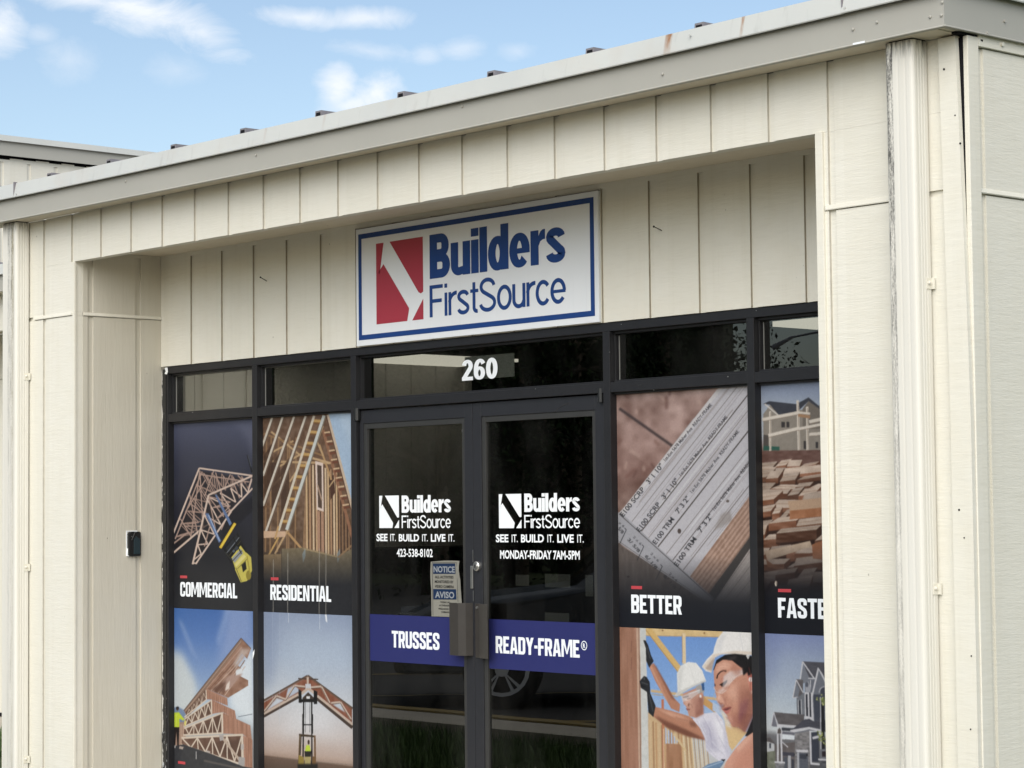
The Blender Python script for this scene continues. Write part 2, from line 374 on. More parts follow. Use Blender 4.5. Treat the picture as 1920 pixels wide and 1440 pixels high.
def art_commercial(P):
    P.grad([(375, (84, 89, 112)), (560, (64, 67, 84)), (800, (46, 47, 58)), (1100, (40, 41, 47)), (1250, BAND), (1400, (44, 45, 49))]); P.mottle(4, 40, 60, 1)
    P.poly([(400, 375), (520, 375), (520, 640), (470, 470)], (104, 108, 128), soft=25, al=.6)
    P.line((472, 555), (497, 650), 9, (30, 31, 36)); P.line((474, 555), (492, 620), 3, (96, 100, 108))
    P.poly([(360, 870), (500, 780), (500, 860), (330, 1010)], (30, 30, 36), soft=6, al=.7)
    W = (214, 192, 178); W2 = (176, 150, 138); W3 = (150, 126, 116)
    P.poly([(212, 640), (490, 690), (260, 780), (160, 1010), (80, 1060), (150, 820)], (36, 30, 32), soft=3, al=.6)
    for i, c in enumerate((W3, W2, W3)):
        o = i*15
        P.web((222+o, 645+o*.6), (80+o*.8, 1000-o*.4), (290+o, 720+o), (150+o*1.3, 1015-o), 5, 5, c)
        P.web((225+o, 645+o), (495, 675+o*.6), (262+o, 720+o), (500, 735+o*.3), 5, 5, c)
    for a, b in (((215, 640), (165, 1010)), ((215, 640), (232, 950)), ((160, 770), (205, 990)), ((110, 900), (170, 1000)), ((300, 650), (330, 760)), ((380, 660), (345, 740)), ((160, 815), (245, 880)), ((245, 690), (140, 860)), ((290, 640), (240, 780)), ((420, 665), (450, 700)), ((130, 940), (240, 940))): P.line(a, b, 6, W2)
    P.line((212, 627), (500, 668), 9, W); P.line((222, 662), (495, 704), 7, W2); P.line((212, 627), (70, 985), 9, W); P.line((225, 650), (82, 1010), 7, W2)
    P.line((68, 1088), (232, 948), 10, W); P.line((70, 1036), (150, 975), 8, W2); P.line((230, 950), (385, 852), 7, W2)
    P.poly([(262, 780), (490, 700), (380, 855), (190, 1130), (200, 1000)], (40, 34, 36), soft=2, al=.55)
    P.web((268, 785), (495, 685), (360, 850), (490, 745), 4, 7, W); P.web((258, 800), (185, 1120), (345, 905), (205, 1115), 4, 7, W)
    for a, b in (((262, 780), (300, 960)), ((262, 780), (345, 890)), ((330, 745), (345, 880)), ((280, 900), (240, 1050)), ((300, 770), (380, 855)), ((400, 715), (430, 790))): P.line(a, b, 6, W2)
    P.web((262, 780), (330, 960), (380, 800), (380, 860), 3, 6, W2)
    P.line((262, 772), (500, 668), 10, W); P.line((262, 772), (176, 1146), 10, W); P.line((194, 1142), (385, 860), 9, W); P.line((380, 862), (500, 735), 9, W); P.line((176, 1138), (200, 1142), 8, W)
    B = (100, 122, 162)
    P.poly([(243, 872), (262, 870), (330, 1020), (318, 1030)], B); P.poly([(296, 770), (306, 770), (388, 925), (376, 938)], B); P.line((262, 880), (322, 1020), 4, (176, 194, 224))
    P.poly([(340, 1060), (420, 975), (450, 1045), (480, 1095), (440, 1130), (380, 1140)], (24, 25, 28))
    P.line((325, 1058), (406, 924), 15, (222, 186, 58)); P.line((330, 1052), (404, 930), 4, (240, 214, 110))
    P.poly([(383, 1112), (437, 1042), (466, 1082), (492, 1108), (497, 1180), (470, 1236), (436, 1244), (404, 1172)], (206, 194, 96))
    P.poly([(388, 1116), (436, 1062), (449, 1086), (402, 1138)], (150, 156, 160)); P.poly([(404, 1146), (452, 1092), (464, 1104), (412, 1160)], (226, 216, 140))
    P.poly([(440, 1150), (462, 1130), (468, 1170), (448, 1190)], (40, 40, 36)); P.line((385, 1112), (404, 1172), 5, (40, 40, 36)); P.line((437, 1042), (466, 1082), 6, (28, 28, 30))
    P.ell(478, 1205, 14, 26, (150, 136, 60)); P.line((410, 1165), (440, 1240), 4, (120, 110, 60)); P.poly([(352, 1062), (412, 985), (424, 1008), (372, 1080)], (44, 46, 52)); P.line((360, 1085), (428, 1000), 4, (120, 126, 134)); P.line((372, 1100), (436, 1020), 3, (90, 84, 60)); P.line((395, 1000), (440, 1090), 5, (20, 20, 22)); P.line((350, 1080), (392, 1130), 5, (60, 60, 56)); P.line((392, 1128), (444, 1072), 4, (60, 58, 50)); P.line((470, 1100), (486, 1200), 6, (170, 154, 66)); P.line((418, 1170), (470, 1118), 4, (128, 120, 66)); P.ell(414, 1060, 10, 12, (60, 66, 76)); P.ell(398, 1075, 7, 8, (90, 100, 112))
def art_residential(P):
    P.grad([(340, (112, 88, 72)), (700, (120, 94, 76)), (1050, (104, 84, 68)), (1250, BAND), (1400, (46, 47, 50))]); P.mottle(14, 5, 7, 2); P.mottle(8, 22, 18, 3)
    S = (172, 194, 218)
    P.poly([(908, 330), (1050, 330), (1050, 830), (1028, 800), (960, 520)], S); P.poly([(960, 330), (1050, 330), (1050, 560)], (190, 208, 226), soft=20, al=.6)
    L = (222, 206, 178); M = (190, 160, 122); Dk = (70, 52, 42); O = (196, 160, 104)
    for x in (575, 600, 640, 690, 700, 735): P.line((x, 460), (x-6, 1080), 8, (158, 126, 94), al=.8)
    for a, b in (((600, 430), (760, 560)), ((570, 560), (720, 480)), ((640, 620), (780, 540)), ((700, 700), (760, 610)), ((570, 760), (690, 640)), ((620, 1090), (700, 940))): P.line(a, b, 10, M)
    P.line((560, 440), (880, 560), 10, (150, 118, 86)); P.line((560, 590), (930, 600), 12, M); P.line((565, 835), (760, 830), 8, (120, 92, 70))
    for x, t in ((560, 560), (600, 610), (650, 640)): P.poly([(x, t), (x+46, t-70), (x+50, t+150), (x+4, t+240)], (74, 56, 46), soft=2, al=.8)
    P.poly([(790, 600), (955, 640), (960, 1100), (770, 1060)], (150, 120, 92), nz=8)
    for i, x in enumerate((790, 808, 826, 845, 876, 893, 906, 921, 938, 952)):
        P.line((x, 600+i*5), (x+4, 1062+i*5), 9, ((206, 176, 138), (176, 142, 112), (214, 190, 160))[i % 3]); P.line((x+8, 600+i*5), (x+12, 1062+i*5), 4, Dk)
    P.poly([(838, 588), (880, 600), (884, 862), (846, 850)], (228, 208, 196)); P.poly([(848, 608), (872, 614), (875, 846), (853, 838)], (92, 76, 66)); P.line((850, 720), (874, 800), 8, (176, 150, 130))
    P.poly([(846, 856), (884, 866), (886, 1080), (850, 1072)], (176, 140, 116)); P.line((866, 862), (868, 1076), 5, Dk)
    P.poly([(916, 690), (938, 660), (944, 760), (920, 800)], (84, 60, 50)); P.line((912, 730), (940, 690), 7, M)
    for x in (968, 985, 1003, 1020): P.line((x, 760+(x-968)*4), (x+2, 1110), 7, (140, 110, 84)); P.line((x+8, 780+(x-968)*4), (x+10, 1110), 5, (70, 50, 42))
    P.line((880, 420), (1038, 1000), 16, (150, 110, 86))
    for i in range(9):
        t = i/9; a = (912+t*112, 400+t*440); P.line((a[0]-26, a[1]+36), (a[0]+14, a[1]+30), 8, (214, 184, 150)); P.line((a[0]-20, a[1]+50), (a[0]+12, a[1]+46), 12, (116, 74, 58))
    P.line((905, 338), (1040, 850), 13, (206, 186, 164)); P.line((898, 345), (1030, 850), 5, (96, 70, 56)); P.line((880, 400), (850, 480), 8, M)
    P.line((860, 500), (925, 690), 10, (186, 152, 110)); P.line((842, 470), (880, 560), 8, M); P.line((812, 570), (920, 600), 12, (196, 166, 128))
    for a, b in (((606, 352), (548, 520)), ((662, 350), (556, 668)), ((724, 348), (556, 830)), ((786, 346), (566, 985))):
        P.line((a[0]+9, a[1]), (b[0]+9, b[1]), 9, (112, 92, 78)); P.line(a, b, 11, (214, 206, 192))
    for i in range(10):
        t = i/9.3; x = 826-t*182; y = 370+t*560; P.line((x-2, y), (x+52, y+4), 15, O); P.line((x+2, y+12), (x+48, y+15), 7, (128, 92, 56))
    P.line((832, 344), (640, 965), 13, (216, 206, 188)); P.line((886, 342), (684, 960), 17, (206, 210, 206)); P.line((895, 345), (694, 962), 6, (128, 118, 104))
    P.poly([(560, 966), (678, 968), (676, 998), (560, 1004)], (210, 178, 150)); P.line((585, 1100), (640, 1000), 9, O); P.line((690, 975), (775, 1075), 12, (186, 150, 106)); P.line((640, 940), (620, 1010), 10, (196, 160, 112))
    P.poly([(655, 1062), (775, 1056), (960, 1104), (1040, 1060), (1040, 1260), (655, 1260)], (126, 114, 92), nz=8); P.line((775, 1062), (960, 1106), 8, (170, 150, 116))
    P.poly([(560, 1094), (655, 1090), (655, 1260), (560, 1260)], (150, 126, 94), nz=8); P.line((656, 1062), (658, 1240), 3, (80, 70, 58))
    for x in (768, 955): P.poly([(x, 1090), (x+16, 1060), (x+18, 1100), (x+4, 1140)], (150, 166, 172), al=.7)
    P.line((960, 1110), (1040, 1040), 10, (150, 122, 92))
    P.shade(1060, 1250, BAND, 760); P.mottle(3, 3, 4, 5)
    for x, y0 in ((612, 1120), (690, 1085), (860, 1060), (896, 1070)): P.line((x, y0), (x-1, 1440), 3.4, (168, 164, 156), al=.75)
def art_stack(P):
    P.grad([(85, (70, 110, 176)), (350, (92, 128, 190)), (700, (140, 166, 206)), (950, (190, 204, 216)), (1300, (150, 150, 150))])
    P.poly([(560, 80), (800, 80), (800, 420), (640, 500), (480, 640)], (150, 168, 208), soft=40, al=.75); P.poly([(560, 80), (600, 80), (500, 420), (470, 360)], (150, 172, 214), soft=14, al=.5)
    P.poly([(95, 440), (190, 480), (300, 700), (330, 960), (95, 980)], (206, 214, 218), soft=28, al=.95); P.poly([(150, 180), (190, 210), (330, 540), (260, 470)], (134, 160, 206), soft=12, al=.7)
    P.poly([(560, 700), (800, 380), (800, 1100), (600, 940)], (226, 234, 240), soft=26, al=.95)
    P.poly([(95, 940), (150, 920), (215, 960), (215, 1200), (95, 1200)], (110, 132, 166), al=.85, soft=3); P.poly([(95, 1060), (215, 1050), (220, 1250), (95, 1250)], (168, 140, 124), soft=2)
    for x in (112, 150, 178, 196): P.line((x, 1070), (x, 1240), 6, (196, 170, 150))
    P.poly([(200, 955), (684, 343), (768, 432), (735, 520), (690, 470), (640, 560), (700, 610), (650, 650), (744, 700), (744, 745), (575, 848), (395, 772), (225, 1000)], (152, 116, 98), nz=16, ns=(5, 9))
    for i in range(9):
        t = i/8; P.line((395+t*150, 770+t*60), (690+t*30, 420+t*80+i % 3*40), 8, ((186, 158, 142), (118, 86, 72), (206, 184, 170))[i % 3], al=.8)
    P.poly([(690, 430), (766, 440), (700, 520), (640, 600), (620, 560)], (196, 182, 174), soft=8, al=.8); P.poly([(520, 720), (580, 660), (700, 640), (600, 760)], (176, 148, 136), soft=5); P.poly([(560, 740), (590, 700), (584, 770), (548, 790)], (226, 214, 206), soft=2)
    P.poly([(640, 615), (700, 590), (690, 640), (640, 660)], (226, 230, 234), soft=3); P.poly([(430, 770), (560, 700), (540, 800), (470, 800)], (96, 68, 58), soft=6, al=.7)
    P.poly([(200, 955), (684, 343), (694, 372), (225, 985)], (136, 112, 98)); P.line((214, 962), (686, 368), 7, (176, 150, 134)); P.line((200, 955), (684, 343), 5, (94, 76, 68)); P.line((684, 343), (768, 432), 5, (90, 76, 72))
    for q in ([(388, 770), (568, 850), (572, 915), (436, 862), (392, 862)], [(436, 862), (632, 955), (644, 1030), (530, 968), (436, 985)], [(524, 970), (762, 1080), (775, 1210), (700, 1155), (528, 1150)], [(690, 1160), (780, 1200), (780, 1440), (700, 1425)]):
        P.poly(q, (172, 130, 110), nz=12, ns=(20, 4))
    for i in range(9): x = 402+i*18; P.line((x, 792+i*9), (x+2, 862+i*6), 4, (128, 92, 78), al=.6)
    for i in range(10): x = 448+i*19; P.line((x, 876+i*9), (x+2, 960+i*7), 4, (128, 92, 78), al=.6)
    for i in range(12): x = 540+i*19; P.line((x, 982+i*9), (x+2, 1140+i*4), 5, ((128, 92, 78), (190, 150, 130))[i % 2], al=.6)
    for x in (705, 724, 745, 766): P.line((x, 1190), (x+3, 1430), 4, (132, 96, 82), al=.7)
    for q in ([(215, 965), (388, 775), (392, 862), (222, 1012)], [(210, 1028), (434, 868), (436, 990), (212, 1082)], [(204, 1100), (524, 972), (528, 1152), (200, 1162)], [(184, 1190), (694, 1162), (700, 1418), (180, 1246)]):
        P.poly(q, (112, 86, 74), nz=10, ns=(9, 9))
    for q in ([(300, 1010), (420, 905), (424, 985), (320, 1020)], [(330, 1100), (515, 990), (515, 1130), (340, 1140)], [(430, 1230), (680, 1200), (690, 1390), (460, 1300)]): P.poly(q, (92, 70, 60), soft=6, al=.8)
    E = (216, 202, 186); F = (190, 172, 156)
    P.web((222, 1010), (392, 862), (225, 965), (388, 785), 4, 6, F, True); P.web((212, 1082), (436, 985), (214, 1032), (432, 878), 4, 8, E, True)
    P.web((210, 1092), (520, 985), (204, 1160), (524, 1140), 4, 9, E, True); P.web((190, 1192), (690, 1168), (200, 1250), (690, 1400), 4, 11, E, True)
    P.line((524, 1180), (680, 1385), 20, F)
    for a, b, w in (((205, 1012), (392, 862), 9), ((205, 1030), (434, 868), 10), ((200, 1090), (436, 988), 10), ((204, 1106), (524, 976), 13), ((195, 1162), (526, 1146), 14), ((182, 1186), (698, 1160), 17), ((178, 1246), (705, 1418), 22), ((388, 780), (392, 862), 8), ((434, 866), (436, 990), 11), ((524, 972), (527, 1150), 15), ((694, 1160), (702, 1420), 15)): P.line(a, b, w, E)
    P.poly([(500, 1165), (536, 1160), (534, 1205), (506, 1212)], (176, 170, 168)); P.poly([(664, 1345), (716, 1352), (714, 1425), (660, 1412)], (170, 166, 164)); P.poly([(682, 1240), (708, 1240), (708, 1285), (680, 1285)], (188, 182, 178)); P.poly([(390, 1290), (425, 1300), (420, 1318), (392, 1316)], (186, 178, 172))
    P.poly([(90, 1262), (195, 1240), (430, 1320), (705, 1428), (780, 1440), (780, 1475), (90, 1475)], (62, 63, 67), nz=4); P.line((370, 1378), (700, 1450), 12, (110, 104, 100), soft=3); P.line((305, 1300), (305, 1366), 5, (196, 196, 196)); P.poly([(165, 1255), (200, 1262), (192, 1284), (160, 1276)], (176, 164, 156))
    P.poly([(124, 972), (160, 970), (190, 1010), (206, 1028), (196, 1040), (164, 1024), (163, 1096), (108, 1094), (106, 1010)], (196, 214, 66)); P.line((112, 985), (110, 1090), 7, (160, 178, 50)); P.line((140, 980), (138, 1090), 6, (212, 228, 96))
    P.poly([(113, 1094), (163, 1096), (158, 1252), (146, 1252), (138, 1130), (128, 1256), (114, 1256)], (42, 36, 36)); P.ell(147, 938, 12, 17, (86, 62, 50)); P.poly([(134, 926), (160, 922), (158, 938), (136, 940)], (48, 46, 52)); P.poly([(110, 1250), (132, 1250), (130, 1272), (104, 1272)], (190, 188, 186)); P.poly([(208, 1030), (222, 1050), (214, 1090), (204, 1070)], (222, 214, 120))
    P.line((660, 1008), (780, 985), 4, (70, 76, 88)); P.poly([(95, 85), (112, 85), (112, 1475), (95, 1475)], (40, 52, 76), al=.25)  # dark left strip paints the frame's reflection into the print
def art_lift(P):
    P.grad([(125, (150, 164, 190)), (500, (174, 188, 208)), (900, (206, 210, 216)), (1150, (206, 198, 196)), (1330, (190, 170, 158)), (1372, (170, 148, 134)), (1385, (112, 92, 80)), (1475, (96, 80, 70))])
    P.poly([(880, 125), (1000, 125), (960, 700), (880, 800)], (136, 150, 178), soft=40, al=.6); P.poly([(1100, 250), (1620, 350), (1620, 600), (1100, 700)], (188, 202, 220), soft=60, al=.5)
    P.poly([(1150, 930), (1400, 940), (1500, 1150), (1000, 1150)], (224, 226, 230), soft=40, al=.6)
    D1 = (112, 88, 74); D2 = (78, 66, 60); Lt = (200, 182, 168)
    P.poly([(1245, 672), (1235, 780), (870, 985), (870, 890)], (140, 92, 74), nz=12); P.poly([(1250, 672), (1260, 780), (1620, 1060), (1620, 940)], (140, 90, 72), nz=12)
    P.poly([(1080, 770), (1140, 740), (1180, 790), (1060, 860)], (186, 196, 212), soft=3); P.poly([(985, 850), (1050, 868), (960, 920), (890, 965)], (200, 208, 218), soft=3); P.poly([(1400, 870), (1450, 905), (1520, 890), (1560, 970), (1480, 920)], (196, 204, 214), soft=3)
    P.line((1245, 662), (862, 880), 17, D1); P.line((1247, 662), (1625, 940), 17, D1); P.line((1245, 655), (862, 872), 5, D2); P.line((1250, 655), (1625, 930), 5, D2); P.line((1165, 685), (1335, 692), 10, D2)
    P.line((1170, 838), (862, 1010), 26, D2); P.line((1168, 818), (862, 990), 20, Lt); P.line((1322, 850), (1625, 1100), 30, D2); P.line((1326, 830), (1625, 1072), 20, Lt)
    for a, b in (((880, 962), (984, 832)), ((984, 832), (1062, 862)), ((1062, 862), (1136, 745)), ((1136, 745), (1225, 755)), ((1270, 760), (1362, 752)), ((1362, 755), (1432, 892)), ((1444, 892), (1522, 884)), ((1522, 884), (1612, 1030))):
        P.line(a, b, 17, Lt); P.line((a[0], a[1]+9), (b[0], b[1]+9), 4, D2)
    P.line((1246, 672), (1247, 740), 17, Lt); P.poly([(1226, 730), (1272, 730), (1274, 775), (1228, 778)], (202, 204, 210))
    P.line((1190, 815), (1250, 770), 22, Lt); P.line((1252, 770), (1312, 815), 22, Lt); P.poly([(1200, 850), (1250, 800), (1302, 850), (1290, 870), (1212, 870)], (70, 60, 54)); P.poly([(1236, 835), (1264, 835), (1264, 856), (1236, 856)], (226, 228, 230))
    K = (34, 33, 34)
    P.poly([(1168, 775), (1194, 790), (1196, 892), (1170, 890)], K); P.poly([(1296, 782), (1328, 795), (1326, 900), (1298, 902)], K); P.line((1170, 872), (1325, 872), 26, K)
    P.line((1212, 880), (1206, 1440), 12, K); P.line((1280, 880), (1282, 1440), 12, K); P.line((1226, 885), (1226, 1140), 4, (90, 92, 96)); P.line((1264, 885), (1264, 1140), 4, (90, 92, 96))
    P.line((1200, 1075), (1288, 1075), 9, K); P.line((1204, 985), (1204, 1150), 8, K); P.line((1288, 985), (1288, 1150), 8, K)
    P.poly([(1172, 1150), (1312, 1165), (1312, 1182), (1172, 1172)], (74, 62, 50)); P.line((1181, 1160), (1170, 1440), 13, (96, 78, 56)); P.line((1306, 1165), (1310, 1440), 15, (120, 92, 66)); P.line((1192, 1172), (1184, 1330), 6, K)
    P.poly([(1170, 1330), (1215, 1350), (1212, 1440), (1166, 1440)], (150, 130, 66)); P.poly([(1222, 1345), (1270, 1345), (1270, 1440), (1222, 1440)], (174, 160, 110)); P.poly([(1284, 1345), (1316, 1340), (1316, 1440), (1284, 1440)], (120, 92, 62))
    P.poly([(1234, 1248), (1262, 1246), (1272, 1300), (1222, 1304)], (194, 214, 74)); P.ell(1254, 1222, 9, 20, (66, 50, 44)); P.poly([(1218, 1298), (1276, 1298), (1272, 1345), (1222, 1345)], (48, 46, 42)); P.poly([(1160, 1405), (1330, 1405), (1330, 1475), (1160, 1475)], (44, 42, 40), soft=4)
    P.line((870, 1350), (1165, 1375), 3, (120, 110, 104)); P.line((1320, 1390), (1625, 1412), 3, (120, 110, 104))
    for x in (950, 1010): P.line((x, 125), (x, 900+(x-950)*3), 2.5, (188, 198, 214), al=.6)
    P.line((1085, 125), (1085, 215), 3, (226, 232, 240)); P.line((1348, 125), (1348, 270), 3, (226, 232, 240)); P.poly([(1392, 145), (1406, 140), (1412, 215), (1398, 200)], (236, 240, 246))
def art_better(P):
    P.grad([(80, (172, 146, 138)), (500, (146, 116, 108)), (900, (120, 100, 92)), (1390, (40, 41, 46))]); P.mottle(26, 26, 20, 11); P.mottle(16, 9, 12, 12)
    r = np.random.RandomState(3)
    for i in range(26):
        x, y = r.uniform(85, 560), r.uniform(70, 690); a = r.uniform(0, pi); l = r.uniform(25, 70); c = ((96, 66, 60), (198, 172, 160), (120, 86, 78))[i % 3]
        P.line((x, y), (x+l*cos(a), y+l*sin(a)), r.uniform(10, 22), c, soft=5, al=.5)
    P.line((90, 190), (380, 395), 15, (78, 66, 66), soft=3)
    P.poly([(80, 762), (120, 720), (640, 60), (810, 60), (810, 680), (455, 1120), (80, 800)], (196, 194, 200))
    for i in range(34):
        o = r.uniform(0, 1); x0 = 100+o*360; y0 = 745+o*350; d = (r.uniform(0, .3), r.uniform(.6, 1.5)); w = r.choice((2.5, 3.5, 5)); c = ((164, 158, 160), (222, 222, 226), (150, 140, 136))[i % 3]
        P.line((x0+515*d[0], y0-660*d[0]), (x0+515*d[1], y0-660*d[1]), w, c, al=.7)
    for o, w, c in ((.305, 6, (72, 62, 58)), (.55, 7, (70, 62, 58)), (.765, 5, (88, 80, 78)), (.16, 4, (130, 122, 120)), (.41, 4, (136, 126, 122)), (.67, 4, (130, 122, 120)), (.92, 5, (118, 110, 108))):
        x0 = 100+o*360; y0 = 745+o*350; P.line((x0, y0), (x0+590, y0-756), w, c, al=.85)
    P.poly([(80, 768), (640, 58), (665, 58), (95, 785)], (212, 208, 208), al=.8)
    P.poly([(640, 760), (690, 740), (700, 800), (600, 850)], (150, 142, 138), soft=5, al=.7); P.ell(414, 852, 10, 14, (84, 74, 70)); P.ell(675, 690, 9, 8, (110, 100, 96))
    P.poly([(810, 640), (810, 872), (566, 1206), (455, 1118)], (172, 142, 126), nz=14, ns=(4, 4))
    for i in range(13): P.line((460+i*8, 1120+i*6.6), (810, 652+i*17), 3, ((126, 98, 86), (200, 174, 158))[i % 2], al=.8)
    P.poly([(810, 862), (810, 928), (606, 1232), (560, 1204)], (72, 68, 66), soft=2)
    P.poly([(812, 922), (812, 1330), (540, 1330), (604, 1228)], (168, 160, 156))
    for i in range(9): P.line((600+i*12, 1236+i*16), (812, 940+i*40), 4, ((122, 114, 110), (190, 182, 178))[i % 2], al=.7)
    P.poly([(80, 900), (90, 925), (575, 1235), (600, 1330), (80, 1330)], (100, 92, 88), nz=8, ns=(12, 4))
    P.poly([(80, 752), (100, 752), (600, 1215), (585, 1250), (560, 1238), (80, 910)], (170, 170, 176)); P.line((88, 758), (600, 1222), 5, (96, 92, 94)); P.line((84, 905), (575, 1240), 4, (120, 116, 116))
    K = (38, 38, 42)
    for (a, b), t1, t2, ta, tb in ((((112, 776), (330, 500)), 'E100 SCRP   3\' 1 10"', '1st-Ext 5678 Maher Ave  READY-FRAME', (340, 476), (592, 172)), (((200, 858), (412, 580)), 'E100 SCRP   3\' 1 10"', '1st-Ext 5678 Maher Ave  READY-FRAME', (424, 556), (676, 238)), (((288, 926), (472, 676)), 'E100 TRM   7\' 3 2"', '1st-Ext 5678 Maher Ave  READY-FRAME', (484, 648), (738, 316)), (((404, 1046), (596, 770)), 'E100 TRM   7\' 3 2"', '1st-Ext 5678 Maher Ave  READY', (604, 742), (800, 484))):
        P.text(t1, a, b, 27, K, .02); P.text(t2, ta, tb, 18, (64, 62, 66), .02)
    for i, (x, y) in enumerate(((128, 835), (222, 925), (322, 1032), (424, 1140))):
        P.path([(x-36, y+85), (x, y+10), (x-10, y)], 4, (60, 60, 64)); P.text('2 x 6', (x+34, y+50), (x+76, y+94), 13, (60, 60, 64)); P.text(('3/ 5/8', '6/ 1/8', '8/ 1/8', '9/ 1/8')[i], (x+4, y+64), (x+64, y+134), 18, (52, 52, 56), .02)
    P.text('x 6', (84, 808), (112, 834), 14, (60, 60, 64)); P.text('5/8', (80, 838), (104, 868), 18, (52, 52, 56), .02); P.ell(138, 1098, 8, 5, (58, 52, 50))
    P.shade(980, 1230, (36, 37, 42), 440, .95); P.shade(1215, 1300, (31, 33, 40), 440, .9)
def art_faster(P):
    P.grad([(40, (136, 148, 172)), (180, (176, 186, 200)), (330, (186, 190, 196)), (420, (120, 92, 80)), (1150, (50, 40, 36)), (1390, (29, 31, 38))])
    P.poly([(850, 60), (1220, 40), (1220, 140), (960, 110)], (150, 162, 186), soft=20, al=.6)
    P.poly([(868, 220), (905, 168), (960, 225), (1180, 170), (1230, 250), (1230, 415), (868, 415)], (150, 142, 132), nz=4)
    P.poly([(866, 165), (900, 150), (1045, 166), (1112, 130), (1185, 190), (1230, 240), (1230, 262), (1112, 150), (1060, 200), (955, 232), (905, 170)], (68, 70, 78), nz=4); P.poly([(1080, 190), (1112, 150), (1182, 200), (1182, 300), (1080, 300)], (124, 116, 108)); P.line((875, 165), (955, 232), 7, (222, 216, 208))
    P.poly([(868, 330), (895, 335), (895, 415), (868, 415)], (90, 84, 80)); P.poly([(868, 392), (955, 396), (955, 416), (868, 416)], (54, 96, 84))
    for q in ((965, 262, 20, 30), (992, 262, 16, 30), (1150, 370, 14, 34), (1085, 365, 14, 44)): P.poly([(q[0], q[1]), (q[0]+q[2], q[1]), (q[0]+q[2], q[1]+q[3]), (q[0], q[1]+q[3])], (66, 62, 62))
    W = (228, 218, 206)
    for a, b, w in (((904, 205), (906, 420), 11), ((1053, 146), (1060, 418), 13), ((1104, 180), (1106, 416), 12), ((862, 250), (1060, 212), 17), ((895, 336), (1062, 296), 17), ((1060, 300), (1215, 268), 15), ((1060, 212), (1120, 218), 12), ((1115, 262), (1215, 240), 18), ((1115, 330), (1215, 322), 16)): P.line(a, b, w, W); P.line((a[0]+2, a[1]+w*.55), (b[0]+2, b[1]+w*.55), 3, (150, 136, 122))
    P.line((1055, 226), (1120, 236), 16, (170, 134, 104))
    P.poly([(860, 420), (1230, 412), (1230, 500), (860, 545)], (112, 84, 76), nz=12, ns=(3, 8))
    r = np.random.RandomState(5); y = 492.
    row = 0; x = 800
    while y < 1190:
        th = 20+row*3.2
        P.poly([(840, y+th*.3), (1240, y), (1240, y+th*2.2), (840, y+th*2.4)], (58, 40, 33), nz=10, soft=2)
        while x < 1230:
            w = r.choice((46, 70, 95, 140, 190))*r.uniform(.8, 1.2); dp = r.uniform(16, 40)*(1+row*.06); sk = r.uniform(14, 60); yo = r.uniform(-.55, .5)*th; b_ = r.uniform(.62, 1.08); sl = r.uniform(-.16, .05)*w
            if not (row == 0 and x+w < 905):
                t_ = th*r.uniform(.75, 1.25)
                top = [(x, y+yo+dp*.6), (x+sk, y+yo-dp*.4), (x+w+sk, y+yo-dp*.5+sl), (x+w, y+yo+dp*.5+sl)]
                P.poly(top, tuple(min(255, q*(.55+.45*b_)) for q in (206, 186, 170)), nz=14, ns=(3, 12))
                if r.rand() < .6: P.line((x+sk*.5, y+yo+dp*.1), (x+w+sk*.5, y+yo+sl), 3, (150, 122, 100), al=.7)
                P.poly([top[0], top[3], (x+w, y+yo+dp*.5+t_+sl), (x, y+yo+dp*.6+t_)], tuple(q*b_ for q in (142, 98, 76)), nz=16, ns=(3, 14)); P.poly([top[3], top[2], (x+w+sk, y+yo-dp*.5+t_*.8+sl), (x+w, y+yo+dp*.5+t_+sl)], tuple(q*b_ for q in (100, 66, 50))); P.line((x, y+yo+dp*.6+t_), (x+w, y+yo+dp*.5+t_+sl), 4, (56, 38, 31), soft=1)
            x += w+r.uniform(-14, 16)
        x = 830-r.uniform(0, 80); y += th*1.5; row += 1
    P.poly([(1000, 690), (1230, 668), (1230, 720), (1010, 742)], (190, 160, 134)); P.poly([(1010, 742), (1230, 720), (1230, 766), (1010, 790)], (168, 116, 84), nz=10); P.poly([(875, 960), (1120, 905), (1130, 935), (890, 1010)], (200, 178, 156), nz=8); P.poly([(875, 960), (890, 1010), (960, 1060), (890, 1045)], (150, 104, 78))
    P.poly([(1130, 925), (1220, 890), (1220, 1010), (1135, 1000)], (164, 112, 82), nz=10)
    P.shade(900, 1150, (30, 28, 32), 1030, .93); P.shade(1130, 1230, (27, 29, 36), 1030, .97); P.ell(936, 1135, 6, 15, (226, 214, 200)); P.line((936, 1120), (940, 1150), 4, (120, 108, 98))
